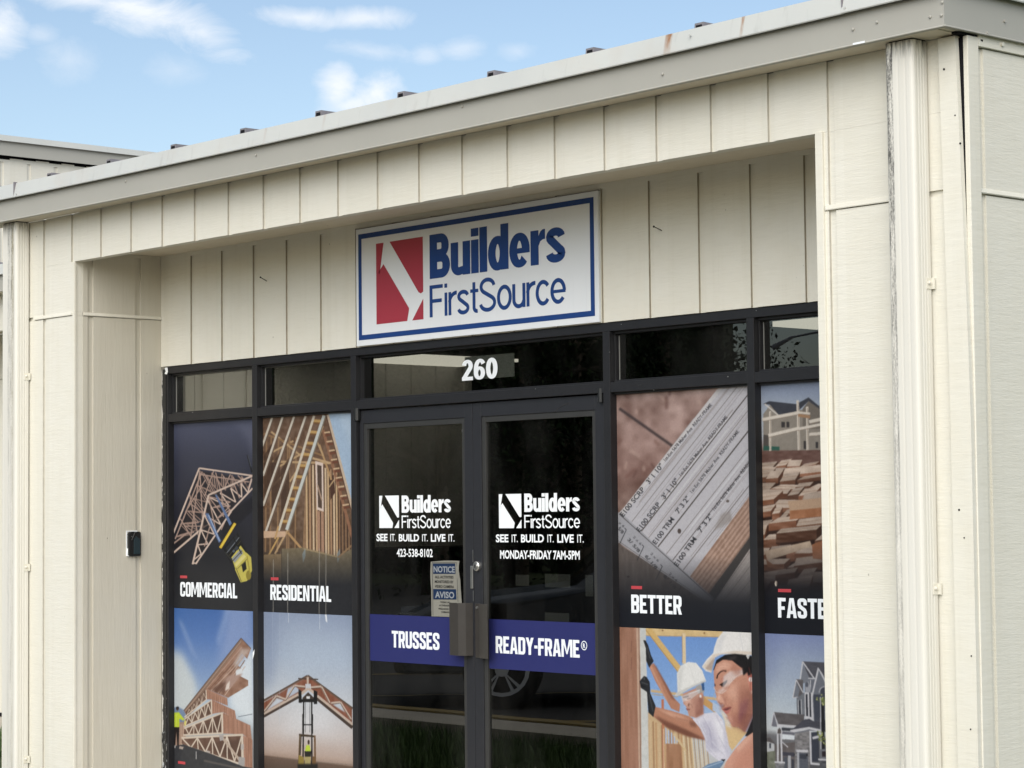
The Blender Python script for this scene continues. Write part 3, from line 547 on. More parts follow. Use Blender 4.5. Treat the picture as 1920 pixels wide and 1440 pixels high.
def art_workers(P):
    P.grad([(70, (112, 152, 214)), (600, (140, 176, 226)), (1000, (196, 206, 220)), (1300, (200, 190, 176))])
    P.poly([(370, 760), (720, 800), (760, 1300), (370, 1300)], (204, 176, 138), soft=3)
    Y = (216, 188, 138); Y2 = (190, 156, 104)
    P.poly([(500, 880), (620, 980), (610, 1020), (510, 1025)], (180, 198, 226)); P.poly([(340, 78), (990, 92), (985, 150), (345, 135)], (218, 190, 140), nz=8); P.line((340, 138), (980, 150), 5, Y2)
    P.ell(490, 96, 8, 7, (140, 104, 66)); P.ell(832, 118, 8, 7, (140, 104, 66))
    P.line((665, 118), (668, 370), 27, (226, 204, 168)); P.line((650, 130), (652, 360), 4, (150, 130, 110)); P.line((372, 82), (640, 430), 46, (216, 182, 120)); P.line((350, 88), (620, 440), 8, (186, 150, 96)); P.line((395, 590), (950, 660), 22, (206, 178, 136)); P.poly([(830, 640), (960, 740), (930, 780), (820, 700)], (204, 160, 104)); P.line((400, 620), (620, 640), 5, Y2); P.poly([(900, 680), (990, 740), (985, 800), (900, 750)], (186, 202, 226))
    P.line((490, 660), (500, 1240), 20, (190, 120, 92)); P.line((500, 900), (505, 1240), 10, (232, 210, 180))
    for i, x in enumerate(range(390, 720, 23)): P.line((x, 830+i*10), (x+8, 1300), 13, ((208, 182, 148), (166, 130, 98), (190, 150, 112))[i % 3], al=.85)
    for i, x in enumerate(range(660, 860, 17)): P.line((x, 960), (x+30, 1300), 10, ((222, 206, 178), (176, 152, 122))[i % 2], al=.9)
    P.poly([(520, 1020), (640, 1030), (660, 1300), (520, 1300)], (166, 124, 96), nz=12, ns=(30, 4)); P.line((580, 940), (680, 1080), 16, (214, 190, 150)); P.poly([(1000, 840), (1130, 900), (1180, 930), (1060, 1080), (1010, 1000)], (222, 192, 144)); P.poly([(965, 750), (1010, 780), (1060, 900), (1010, 880)], (226, 214, 196), soft=4)
    P.poly([(130, 60), (292, 60), (318, 1300), (130, 1300)], (164, 122, 102), nz=10, ns=(40, 5)); P.poly([(274, 60), (304, 60), (322, 1300), (296, 1300)], (196, 166, 146), nz=6); P.line((296, 70), (312, 1300), 4, (110, 78, 66)); P.poly([(304, 60), (352, 60), (380, 1300), (320, 1300)], (206, 208, 206), nz=5); P.line((306, 300), (318, 1300), 5, (176, 150, 132))
    for y in (240, 380): P.line((238, y-60), (232, y+40), 5, (128, 92, 78))
    P.line((200, 100), (210, 1300), 4, (140, 100, 84), al=.6); P.line((165, 100), (178, 1300), 3, (180, 140, 118), al=.6)
    SK = (184, 132, 108); SD = (128, 84, 68); SL = (222, 174, 150)
    P.poly([(380, 392), (416, 362), (520, 535), (575, 640), (634, 700), (628, 765), (560, 735), (430, 510)], SK); P.poly([(416, 366), (440, 390), (600, 680), (560, 650)], SD, soft=3, al=.7); P.poly([(385, 395), (400, 385), (540, 690), (520, 670)], SL, soft=3, al=.6)
    G = (44, 46, 50)
    P.poly([(332, 176), (352, 178), (372, 215), (396, 300), (418, 346), (380, 402), (356, 345), (352, 240)], G); P.line((362, 230), (390, 330), 7, (74, 76, 80))
    P.poly([(302, 512), (338, 468), (362, 478), (386, 520), (390, 610), (434, 716), (416, 806), (374, 768), (362, 600), (312, 566)], G); P.line((318, 520), (372, 540), 8, (78, 80, 84)); P.line((338, 478), (340, 500), 7, (100, 102, 104)); P.line((310, 545), (350, 560), 6, (20, 21, 24)); P.line((380, 620), (412, 760), 9, (72, 74, 78))
    P.poly([(416, 802), (432, 722), (560, 752), (700, 796), (760, 830), (836, 960), (838, 995), (690, 960), (530, 890)], SK); P.poly([(420, 800), (530, 850), (700, 920), (830, 985), (690, 962), (530, 892)], SD, soft=4, al=.85); P.poly([(440, 735), (560, 765), (690, 812), (560, 800)], SL, soft=4, al=.8); P.poly([(700, 830), (760, 850), (770, 890), (720, 880)], (120, 80, 66), soft=4, al=.7)
    P.poly([(736, 822), (820, 778), (930, 765), (985, 830), (1015, 950), (1045, 1110), (1020, 1160), (950, 1165), (870, 1100), (842, 1070), (838, 980), (800, 900)], (222, 220, 232)); P.poly([(800, 850), (880, 840), (960, 1080), (870, 1085), (845, 1050), (840, 960)], (190, 188, 206), soft=7, al=.8); P.poly([(900, 800), (980, 850), (1020, 1050), (970, 1000)], (240, 240, 246), soft=8, al=.8); P.line((870, 880), (900, 1060), 7, (172, 170, 190), soft=2)
    P.poly([(650, 640), (660, 612), (780, 560), (824, 600), (822, 700), (826, 780), (760, 812), (706, 796), (690, 740), (678, 712), (662, 700)], (196, 150, 132)); P.poly([(780, 650), (824, 620), (824, 780), (760, 812), (760, 740)], (150, 104, 92), soft=6, al=.9); P.poly([(662, 640), (720, 640), (720, 720), (680, 710)], (224, 182, 164), soft=5, al=.8); P.poly([(680, 735), (716, 738), (716, 748), (690, 750)], (150, 92, 84)); P.poly([(655, 640), (700, 628), (706, 640), (660, 652)], (92, 66, 58)); P.poly([(700, 690), (712, 700), (706, 720), (696, 712)], SD, soft=2)
    P.poly([(760, 560), (800, 535), (832, 590), (810, 640), (775, 600)], (170, 164, 160)); P.ell(806, 628, 13, 24, (200, 146, 126)); P.ell(800, 634, 8, 12, (236, 236, 236)); P.poly([(640, 636), (790, 578), (796, 604), (720, 660), (655, 682)], (216, 220, 226), al=.55); P.line((700, 615), (795, 585), 6, (226, 228, 232)); P.line((655, 655), (700, 665), 6, (236, 214, 206)); P.poly([(806, 520), (830, 512), (832, 585), (816, 590)], (56, 92, 140))
    P.poly([(588, 630), (614, 600), (608, 450), (640, 385), (700, 354), (764, 362), (815, 425), (846, 512), (790, 530), (720, 568), (650, 606), (612, 632)], (236, 236, 234)); P.poly([(612, 600), (840, 500), (846, 514), (720, 568), (612, 634), (590, 630)], (206, 204, 200), soft=2); P.poly([(612, 450), (645, 385), (668, 372), (650, 480), (640, 590), (614, 600)], (214, 214, 212), soft=6, al=.8); P.line((700, 360), (760, 530), 4, (222, 222, 220))
    # nearer worker
    HD = (30, 28, 30)
    P.poly([(905, 420), (930, 340), (1000, 296), (1100, 280), (1240, 310), (1240, 480), (1120, 470)], HD); P.poly([(960, 350), (1090, 300), (1100, 320), (980, 380)], (58, 52, 52), soft=4)
    F = (200, 146, 124); FD = (142, 90, 78); FL = (234, 188, 166)
    P.poly([(908, 430), (930, 372), (985, 336), (1060, 344), (1130, 400), (1180, 420), (1230, 470), (1240, 700), (1235, 770), (1166, 925), (1136, 905), (1110, 886), (1062, 882), (1036, 836), (1024, 800), (1000, 772), (972, 742), (990, 704), (940, 680), (932, 640), (922, 600), (915, 560)], F)
    P.poly([(920, 430), (940, 380), (1000, 350), (1060, 380), (1040, 400), (950, 440)], FL, soft=8, al=.8); P.poly([(1000, 560), (1090, 520), (1150, 600), (1100, 680), (1030, 640)], FL, soft=14, al=.7)
    P.poly([(1120, 600), (1235, 560), (1235, 770), (1166, 925), (1110, 886), (1080, 860), (1130, 760)], FD, soft=14, al=.85); P.poly([(1120, 680), (1180, 640), (1190, 720), (1110, 860)], (118, 66, 84), soft=9, al=.55)
    for x in (1130, 1152, 1176): P.line((x+14, 650), (x-20, 860), 5, (120, 74, 84), soft=3, al=.6)
    P.poly([(932, 640), (962, 620), (998, 650), (1000, 696), (965, 706), (938, 684)], (222, 172, 150), soft=3); P.poly([(940, 672), (966, 690), (990, 690), (964, 706)], FD, soft=2, al=.9); P.poly([(975, 622), (1010, 660), (1000, 700), (985, 650)], FD, soft=4, al=.6)
    P.poly([(1000, 800), (1040, 800), (1090, 860), (1062, 884), (1036, 838)], (196, 140, 124), soft=4, al=.9); P.poly([(978, 742), (1010, 724), (1046, 718), (1058, 728), (1030, 748), (1000, 762)], (150, 74, 74)); P.poly([(990, 745), (1040, 726), (1050, 732), (1010, 754)], (84, 40, 42)); P.poly([(992, 752), (1030, 748), (1052, 738), (1030, 776), (1004, 778)], (190, 112, 108))
    P.path([(934, 490), (940, 462), (962, 436), (988, 426), (1012, 430)], 10, (50, 32, 30)); P.poly([(960, 536), (985, 520), (1020, 500), (1018, 520), (990, 556), (974, 558)], (40, 26, 26)); P.path([(958, 540), (990, 556), (1020, 502)], 5, (30, 20, 22)); P.poly([(915, 528), (924, 540), (922, 556), (914, 548)], (46, 32, 30)); P.poly([(956, 500), (1000, 470), (1014, 492), (970, 528)], (196, 140, 122), soft=3)
    P.poly([(990, 470), (1040, 430), (1180, 408), (1182, 440), (1090, 480), (1030, 540), (1000, 590), (960, 612), (940, 590), (980, 570)], (236, 240, 246), soft=3, al=.55); P.path([(908, 560), (930, 600), (975, 612), (1010, 588), (1040, 530), (1090, 475), (1180, 425)], 4.5, (232, 226, 224), al=.9); P.path([(918, 600), (908, 640), (930, 660)], 5, (180, 186, 196)); P.line((1100, 440), (1185, 415), 10, (206, 214, 222), al=.8)
    P.poly([(1175, 430), (1200, 396), (1240, 390), (1240, 600), (1206, 600), (1190, 520)], (214, 140, 122)); P.poly([(1192, 470), (1240, 440), (1240, 520), (1200, 500)], (176, 100, 90), soft=3); P.ell(1212, 498, 18, 20, (238, 238, 238)); P.ell(1218, 600, 9, 14, (226, 190, 176)); P.poly([(1140, 400), (1196, 390), (1184, 440), (1150, 466)], HD, soft=2)
    P.poly([(812, 392), (850, 335), (905, 282), (912, 240), (938, 165), (985, 108), (1240, 100), (1240, 300), (1195, 298), (1080, 284), (965, 292), (918, 316), (895, 380), (890, 440), (846, 430)], (240, 238, 236)); P.poly([(815, 395), (905, 292), (1090, 262), (1240, 272), (1240, 300), (1085, 286), (968, 292), (918, 318), (896, 382), (890, 444)], (226, 212, 198), soft=2); P.poly([(838, 410), (900, 330), (918, 320), (892, 430)], (176, 158, 146), soft=3, al=.8)
    P.poly([(920, 270), (950, 165), (990, 115), (1020, 112), (980, 200), (970, 262)], (220, 220, 222), soft=8, al=.8); P.line((1120, 110), (1150, 262), 5, (220, 220, 222)); P.poly([(1172, 300), (1204, 300), (1190, 334)], (232, 230, 228)); P.ell(1190, 312, 4, 5, (120, 116, 116))
    P.path([(1004, 690), (1022, 716), (1050, 748)], 5, (160, 108, 94), soft=2, al=.8); P.path([(1056, 700), (1066, 740), (1058, 780)], 4, (172, 120, 104), soft=2, al=.7); P.path([(930, 396), (985, 376), (1050, 392)], 3, (184, 132, 112), soft=1, al=.7); P.path([(936, 412), (1000, 396)], 3, (184, 132, 112), soft=1, al=.6)
    P.path([(1060, 500), (1084, 512), (1092, 536)], 4, (176, 124, 106), soft=2, al=.7); P.path([(1056, 520), (1076, 540)], 3, (176, 124, 106), soft=1, al=.6); P.poly([(985, 566), (1040, 548), (1050, 562), (1000, 584)], (184, 130, 112), soft=3, al=.7); P.poly([(940, 620), (952, 600), (962, 660), (944, 672)], (240, 204, 184), soft=3, al=.8); P.poly([(1036, 800), (1062, 812), (1070, 850), (1044, 836)], (228, 180, 160), soft=5, al=.7)
    P.path([(1064, 884), (1108, 888), (1140, 906), (1166, 926)], 5, (128, 82, 76), soft=2, al=.8); P.poly([(1140, 906), (1240, 740), (1240, 800), (1170, 930)], (136, 90, 84), soft=6, al=.7)
    for i in range(9): P.line((1000+i*26, 300+i*3), (1080+i*16, 330+i*12), 2, (74, 68, 66), al=.6)
    P.poly([(905, 560), (1240, 480), (1240, 780), (960, 760)], (206, 156, 136), al=.18, nz=16, ns=(3, 3))
    for a, b in (((770, 830), (846, 1000)), ((820, 800), (890, 930)), ((930, 790), (985, 900)), ((880, 1000), (1000, 1120)), ((850, 1040), (930, 1130)), ((950, 960), (1020, 1090)), ((800, 860), (836, 930))): P.line(a, b, 6, (182, 180, 200), soft=2, al=.75); P.line((a[0]+9, a[1]), (b[0]+9, b[1]), 5, (242, 242, 248), soft=2, al=.7)
    P.path([(470, 770), (560, 806), (690, 850)], 5, (168, 120, 102), soft=2, al=.6); P.path([(560, 870), (650, 915), (760, 960)], 6, (130, 88, 74), soft=3, al=.6); P.path([(705, 690), (722, 702), (740, 730)], 4, (150, 106, 94), soft=1, al=.7); P.path([(690, 660), (720, 650)], 4, (120, 84, 74), soft=1); P.poly([(740, 650), (790, 660), (800, 740), (760, 770)], (178, 130, 116), soft=6, al=.6)
    P.poly([(1090, 560), (1180, 520), (1200, 640), (1120, 720)], (176, 122, 104), soft=14, al=.6); P.poly([(955, 700), (1000, 704), (1000, 724), (974, 740)], (150, 100, 88), soft=3, al=.7); P.poly([(1050, 790), (1110, 760), (1120, 870), (1064, 884)], (170, 116, 102), soft=9, al=.7)
    P.poly([(1055, 380), (1150, 410), (1110, 470), (1060, 440)], (176, 124, 106), soft=8, al=.7); P.poly([(960, 420), (1010, 412), (1016, 424), (985, 436)], (150, 102, 88), soft=2, al=.5)
    for i in range(60): q = np.random.RandomState(i).uniform(0, 1, 2); P.ell(940+q[0]*260, 420+q[1]*420, 3, 3, (168, 114, 98) if i % 2 else (226, 180, 158), al=.35)
    P.poly([(1176, 400), (1240, 380), (1240, 440), (1190, 470)], (24, 22, 24), soft=2); P.path([(1196, 400), (1214, 470), (1206, 560), (1216, 610)], 4, (140, 78, 70), soft=1)
    P.poly([(430, 790), (560, 850), (700, 915), (830, 980), (834, 996), (690, 962), (520, 888)], (112, 72, 58), soft=4, al=.55); P.poly([(560, 770), (700, 815), (720, 850), (600, 820)], (206, 156, 132), soft=6, al=.7); P.path([(596, 806), (640, 822), (700, 836)], 4, (150, 104, 86), soft=2)
    P.poly([(1000, 1290), (1060, 1150), (1140, 1070), (1160, 1100), (1080, 1200), (1060, 1300)], (176, 124, 104), soft=10, al=.7)
    for y in (985, 1010, 1040, 1075): P.path([(846, y), (880, y+14), (930, y+10)], 4, (188, 186, 204), soft=2, al=.7)
    P.poly([(986, 836), (1016, 950), (1046, 1110), (1020, 1150), (990, 1000)], (196, 194, 212), soft=6, al=.7)
    P.poly([(1164, 962), (1186, 915), (1245, 770), (1245, 960)], (38, 36, 40)); P.poly([(955, 1300), (1010, 1170), (1080, 1070), (1166, 975), (1245, 920), (1245, 1300)], (214, 162, 142)); P.poly([(1100, 1110), (1245, 1000), (1245, 1300), (1040, 1300)], (200, 142, 122), soft=16, al=.8); P.poly([(1090, 1062), (1170, 985), (1240, 935), (1180, 1010), (1110, 1090)], FL, soft=6, al=.7)
    P.poly([(812, 1224), (860, 1192), (1005, 1150), (985, 1190), (950, 1240), (812, 1300)], (112, 140, 172)); P.line((830, 1222), (990, 1165), 7, (170, 190, 212)); P.poly([(965, 1150), (1006, 1150), (990, 1170)], (40, 42, 48))
    P.poly([(812, 1260), (960, 1225), (960, 1300), (812, 1300)], (120, 112, 110), soft=4)
def art_house(P):
    P.grad([(115, (132, 146, 190)), (350, (158, 172, 198)), (700, (184, 196, 210)), (950, (206, 212, 216)), (1000, (120, 120, 124)), (1300, (80, 80, 84))])
    P.poly([(1340, 115), (1460, 115), (1400, 500), (1340, 600)], (122, 136, 180), soft=30, al=.5)
    R = (84, 84, 92); R2 = (100, 96, 98); Wl = (112, 116, 126); T = (208, 208, 214); Dk = (52, 54, 62); St = (134, 132, 134)
    P.poly([(1345, 975), (1370, 972), (1420, 1030), (1640, 1000), (1640, 1300), (1345, 1300)], (104, 98, 98), nz=10); P.poly([(1345, 1005), (1405, 1025), (1405, 1150), (1345, 1180)], (196, 198, 202)); P.poly([(1363, 1018), (1378, 1020), (1378, 1062), (1363, 1060)], (70, 74, 84)); P.poly([(1345, 1090), (1412, 1080), (1412, 1230), (1345, 1240)], (120, 124, 110), nz=16, ns=(4, 4)); P.line((1348, 980), (1415, 1030), 6, (84, 84, 90))
    P.poly([(1655, 360), (1900, 360), (1900, 860), (1655, 860)], Wl, nz=5, ns=(3, 30)); P.poly([(1720, 560), (1900, 520), (1900, 900), (1735, 850)], (70, 74, 86), nz=4)
    P.poly([(1585, 640), (1660, 600), (1660, 800), (1590, 790)], (118, 122, 130), nz=4)
    P.poly([(1632, 350), (1900, 362), (1900, 505), (1740, 490), (1690, 480)], R, nz=8, ns=(2, 10)); P.path([(1610, 540), (1636, 352), (1735, 495)], 10, T); P.poly([(1616, 535), (1640, 375), (1690, 480), (1680, 520)], (126, 130, 140)); P.line((1682, 488), (1738, 490), 9, T); P.line((1700, 500), (1700, 580), 6, T)
    P.poly([(1556, 640), (1582, 495), (1640, 500), (1640, 610), (1590, 650)], R2, nz=6); P.path([(1556, 648), (1584, 500), (1640, 605)], 8, T); P.line((1556, 650), (1600, 640), 7, T); P.poly([(1564, 640), (1584, 520), (1612, 580), (1600, 640)], (120, 124, 134))
    P.poly([(1604, 670), (1618, 668), (1622, 780), (1606, 778)], Dk); P.path([(1600, 664), (1604, 782)], 5, T); P.path([(1624, 660), (1628, 784)], 5, T)
    P.poly([(1652, 600), (1716, 606), (1728, 838), (1655, 820)], T); P.poly([(1660, 618), (1676, 618), (1682, 800), (1665, 796)], Dk); P.poly([(1690, 606), (1702, 606), (1708, 806), (1694, 802)], Dk); P.poly([(1660, 560), (1682, 505), (1700, 560), (1700, 600), (1660, 600)], (168, 170, 178)); P.ell(1672, 540, 12, 22, (90, 94, 106))
    P.poly([(1715, 620), (1768, 405), (1845, 545), (1845, 640), (1790, 620)], (116, 120, 130)); P.path([(1712, 640), (1766, 400), (1850, 570)], 13, T); P.poly([(1760, 395), (1860, 385), (1860, 540)], R); P.ell(1815, 600, 34, 46, (70, 72, 84)); P.path(arc(1815, 606, 44, 50, 180, 360, 8), 9, (176, 178, 186))
    P.poly([(1398, 764), (1650, 785), (1648, 838), (1588, 888), (1440, 868)], R2, nz=10, ns=(2, 8)); P.poly([(1382, 880), (1400, 768), (1436, 868), (1425, 886)], (118, 118, 128)); P.path([(1378, 880), (1400, 764), (1430, 870)], 7, T); P.poly([(1425, 862), (1590, 876), (1592, 892), (1428, 884)], T); P.poly([(1465, 890), (1570, 896), (1560, 922), (1465, 916)], (64, 66, 74))
    P.poly([(1540, 915), (1640, 830), (1690, 818), (1730, 842), (1790, 815), (1860, 850), (1860, 930), (1680, 912)], (76, 76, 86), nz=7, ns=(2, 8)); P.poly([(1532, 912), (1570, 905), (1690, 886), (1800, 910), (1800, 930), (1690, 906), (1545, 934)], T); P.poly([(1545, 934), (1690, 908), (1690, 920), (1550, 944)], (120, 122, 130))
    P.poly([(1468, 945), (1570, 955), (1568, 992), (1468, 985)], (224, 230, 236)); P.poly([(1465, 922), (1570, 930), (1570, 955), (1465, 944)], (112, 112, 122))
    P.poly([(1575, 940), (1692, 920), (1700, 1070), (1690, 1300), (1570, 1300)], St, nz=26, ns=(2, 4)); P.poly([(1692, 918), (1705, 918), (1712, 1180), (1698, 1180)], T); P.poly([(1706, 930), (1768, 925), (1772, 1170), (1712, 1170)], (62, 66, 78), nz=3); P.poly([(1715, 968), (1766, 955), (1768, 975), (1720, 988)], T); P.line((1700, 1185), (1780, 1192), 16, T)
    P.poly([(1586, 1072), (1680, 1074), (1680, 1094), (1586, 1092)], T); P.poly([(1596, 1096), (1680, 1098), (1684, 1300), (1600, 1300)], (96, 100, 110)); P.poly([(1590, 1094), (1606, 1094), (1610, 1300), (1594, 1300)], (176, 178, 184)); P.poly([(1612, 1108), (1668, 1110), (1670, 1150), (1612, 1146)], (64, 68, 78)); P.ell(1672, 1116, 7, 10, (30, 30, 34)); P.ell(1566, 1112, 7, 10, (30, 30, 34))
    for y in (1165, 1190, 1215): P.line((1612, y), (1672, y+3), 3, (78, 82, 92))
    P.poly([(1470, 1090), (1566, 1096), (1566, 1130), (1470, 1122)], (70, 70, 80)); P.poly([(1480, 1130), (1512, 1132), (1512, 1300), (1480, 1300)], (84, 88, 98)); P.poly([(1516, 1120), (1540, 1122), (1540, 1300), (1516, 1300)], (176, 178, 184)); P.poly([(1545, 1150), (1566, 1152), (1566, 1300), (1545, 1300)], (66, 68, 78)); P.path([(1470, 1010), (1516, 1052)], 7, T)
    P.path([(1434, 1170), (1432, 930), (1428, 915)], 13, T); P.path([(1466, 1170), (1460, 930), (1462, 915)], 13, T); P.path(arc(1446, 938, 20, 44, 180, 360, 8), 9, T); P.poly([(1428, 940), (1434, 905), (1448, 892), (1460, 910), (1460, 940)], (92, 86, 84)); P.poly([(1406, 1166), (1492, 1172), (1492, 1186), (1406, 1180)], T); P.poly([(1414, 1184), (1488, 1186), (1488, 1300), (1414, 1300)], (126, 126, 130), nz=26, ns=(2, 4))
    P.line((1782, 640), (1786, 1090), 7, T); P.line((1800, 700), (1806, 1150), 26, (36, 36, 40)); P.line((1816, 705), (1820, 830), 6, (150, 152, 158)); P.poly([(1775, 1070), (1850, 1064), (1850, 1150), (1775, 1150)], (120, 122, 128)); P.poly([(1794, 1086), (1826, 1084), (1826, 1130), (1796, 1130)], (48, 40, 44)); P.poly([(1764, 1145), (1860, 1150), (1860, 1164), (1764, 1158)], T); P.poly([(1776, 1162), (1860, 1162), (1860, 1300), (1776, 1300)], (78, 80, 84), nz=30, ns=(3, 8))
    r = np.random.RandomState(9)
    for cx, cy, n in ((1800, 665, 22), (1778, 950, 20), (1842, 1010, 18), (1820, 690, 12), (1800, 985, 10)):
        for i in range(n): P.ell(cx+r.normal(0, 17), cy+r.normal(0, 20), r.uniform(4, 9), r.uniform(4, 9), ((150, 160, 90), (104, 116, 60), (186, 192, 130))[i % 3], al=.85)
# ------------------------------------------------------------------ materials of the place
CREAM = (.718, .70, .622)
M = {}
M['siding'] = painted_wood('cream_siding', CREAM, (9, 9, 80), .34, .07)
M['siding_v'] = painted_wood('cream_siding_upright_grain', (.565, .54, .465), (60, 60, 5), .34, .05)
M['trim'] = painted_wood('cream_trim_board', (.715, .695, .612), (8, 8, 60), .25, .08)
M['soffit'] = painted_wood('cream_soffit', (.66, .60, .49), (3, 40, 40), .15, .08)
M['fascia'] = plain('grey_metal_fascia', (.37, .362, .322), .45, 0, .4, .05, 3, .12, 14)
M['galv'] = plain('weathered_roof_metal', (.24, .225, .235), .5, .3, .4, .25, 30)
M['black'] = plain('black_gap', (.012, .012, .014), .9, 0, .1)
M['frame'] = plain('dark_bronze_aluminium', (.017, .017, .019), .40, 0, .35, .2, 20)
M['frame2'] = plain('dark_aluminium_door', (.022, .023, .027), .38, 0, .35, .15, 20)
M['stop'] = plain('grey_glazing_stop', (.036, .036, .035), .35, 0, .5, .15, 20)
M['bronze'] = plain('brushed_bronze_plate', (.055, .050, .046), .35, .3, .5, .15, 25)
M['steel'] = plain('satin_steel', (.50, .50, .48), .3, .9, .5, .1, 40)
M['rust_screw'] = plain('painted_screw', (.66, .63, .56), .4, 0, .5)
M['white_vinyl'] = plain('white_vinyl_letters', (.80, .83, .85), .4, 0, .4, .02)
M['grey_vinyl'] = plain('white_print_letters', (.76, .80, .84), .4, 0, .3, .03)
M['blue_band'] = plain('blue_vinyl_band', (.022, .026, .115), .4, 0, .3, .05)
M['red_print'] = plain('red_print', (.42, .050, .062), .4, 0, .4, .05)
M['rubber'] = plain('black_plastic', (.010, .011, .012), .35, 0, .5)
M['teal_dark'] = plain('dark_teal_lens', (.018, .034, .042), .2, 0, .5)
M['nail'] = plain('rusty_nail', (.020, .012, .008), .7, .2, .3)
M['room'] = plain('interior_paint', (.06, .058, .055), .8, 0, .2)
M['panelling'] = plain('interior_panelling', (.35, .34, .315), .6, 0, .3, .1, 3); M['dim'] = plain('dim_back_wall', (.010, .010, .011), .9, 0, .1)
M['recess_groove_shade'] = plain('painted_recess_groove_shade', (.33, .30, .24), .85, 0, .1, .3, 20); M['dirt'] = plain('painted_groove_shade', (.45, .425, .365), .85, 0, .1, .3, 20)  # darker tones that paint a shadow line onto the groove flanks
M['conc'] = plain('concrete', (.44, .40, .33), .85, 0, .2, .15, 6, .3, 40)
M['gasket'] = plain('light_gasket', (.20, .20, .19), .5)

def lip_material():
    m, nt, b = newmat('white_metal_drip_edge'); v = coords(nt); sep = N(nt, 'ShaderNodeSeparateXYZ'); nt.links.new(v, sep.inputs[0])
    c = mixc(nt, ramp(nt, noise(nt, v, 2, 4), .3, .7), (.47, .485, .465), (.51, .52, .49))
    drip = noise(nt, coords(nt, (26, 26, 1.5)), 1, 4); c = mixc(nt, ramp(nt, drip, .60, .80, 0, .35), c, (.26, .26, .245))
    warm = noise(nt, coords(nt, (3, 3, 3), (7, 7, 7)), 1, 3); c = mixc(nt, ramp(nt, warm, .55, .75, 0, .35), c, (.46, .41, .35))
    for x0, w, top, amt in ((-6.326, .017, 3.535, 1.15), (-6.342, .009, 3.55, .9), (-5.927, .009, 3.545, 1.0), (-8.62, .012, 3.53, .25), (-9.10, .012, 3.53, .25)):
        d = math(nt, 'ABSOLUTE', math(nt, 'SUBTRACT', sep.outputs[0], x0))
        f = ramp(nt, d, w*.35, w*1.2, 1, 0); g = ramp(nt, sep.outputs[2], 3.46, top, .25, 1)
        n = ramp(nt, noise(nt, coords(nt, (90, 90, 9)), 1, 3), .25, .6, .35, 1)
        f = math(nt, 'MULTIPLY', math(nt, 'MULTIPLY', f, g), math(nt, 'MULTIPLY', n, amt))
        c = mixc(nt, f, c, (.27, .125, .045))
    nt.links.new(c, b.inputs['Base Color']); setin(b, Roughness=.42); b.inputs['Specular IOR Level'].default_value = .4
    nt.links.new(bump(nt, noise(nt, v, 5, 2), .15, .01), b.inputs['Normal'])
    return m
M['lip'] = lip_material()
def pipe_material(name, xs, green):
    """painted downpipe with a black mildew streak that follows its left rounded edge"""
    m, nt, b = newmat(name); v = coords(nt); sep = N(nt, 'ShaderNodeSeparateXYZ'); nt.links.new(v, sep.inputs[0])
    c = mixc(nt, ramp(nt, noise(nt, coords(nt, (30, 30, 1.2)), 1, 4), .35, .7), (.69, .675, .615), (.665, .645, .575))
    n1 = noise(nt, coords(nt, (70, 70, 7)), 1, 6, .75); n2 = noise(nt, coords(nt, (210, 210, 90), (3, 3, 3)), 1, 5, .75)
    up = ramp(nt, sep.outputs[2], 1.6, 3.3, .30, 1)
    for x0, w, amt, col in xs:
        d = math(nt, 'ABSOLUTE', math(nt, 'SUBTRACT', sep.outputs[0], x0))
        f = ramp(nt, d, w*.3, w*1.3, 1, 0)
        k = ramp(nt, math(nt, 'ADD', n1, math(nt, 'MULTIPLY', n2, .7)), .72, .98, 0, 1)
        f = math(nt, 'MULTIPLY', math(nt, 'MULTIPLY', f, k), math(nt, 'MULTIPLY', up, amt))
        c = mixc(nt, f, c, col)
    topd = math(nt, 'MULTIPLY', ramp(nt, sep.outputs[2], 3.27, 3.335, 0, 1), ramp(nt, n1, .42, .6)); c = mixc(nt, topd, c, (.05, .045, .04))
    nt.links.new(c, b.inputs['Base Color']); setin(b, Roughness=.45); b.inputs['Specular IOR Level'].default_value = .4
    nt.links.new(bump(nt, n2, .12, .002), b.inputs['Normal'])
    return m
M['pipe_r'] = pipe_material('mildewed_downpipe', ((-5.277, .016, 1.25, (.10, .098, .088)), (-5.262, .006, 1.2, (.05, .05, .05))), 0)
M['pipe_l'] = pipe_material('stained_downpipe', ((-11.757, .016, 1., (.20, .20, .19)), (-11.712, .014, 1.2, (.22, .19, .11)), (-11.730, .006, 1.2, (.10, .09, .06))), 1)
def sealant_material():
    m, nt, b = newmat('black_tar_with_paint_flecks'); v = coords(nt); sep = N(nt, 'ShaderNodeSeparateXYZ'); nt.links.new(v, sep.inputs[0])
    n = noise(nt, coords(nt, (60, 60, 14)), 1, 4, .7); e = ramp(nt, sep.outputs[0], -11.178, -11.165, .26, 0)
    c = mixc(nt, ramp(nt, math(nt, 'ADD', n, e), .66, .70), (.016, .016, .017), (.60, .59, .55))
    fl = noise(nt, coords(nt, (40, 40, 22), (5, 5, 5)), 1, 3); low = ramp(nt, sep.outputs[2], .2, 1.3, .16, 0)
    c = mixc(nt, ramp(nt, math(nt, 'ADD', fl, low), .74, .78, 0, .8), c, (.42, .45, .47))
    nt.links.new(c, b.inputs['Base Color']); setin(b, Roughness=.4); nt.links.new(bump(nt, n, .8, .006), b.inputs['Normal']); return m
M['sealant'] = sealant_material()
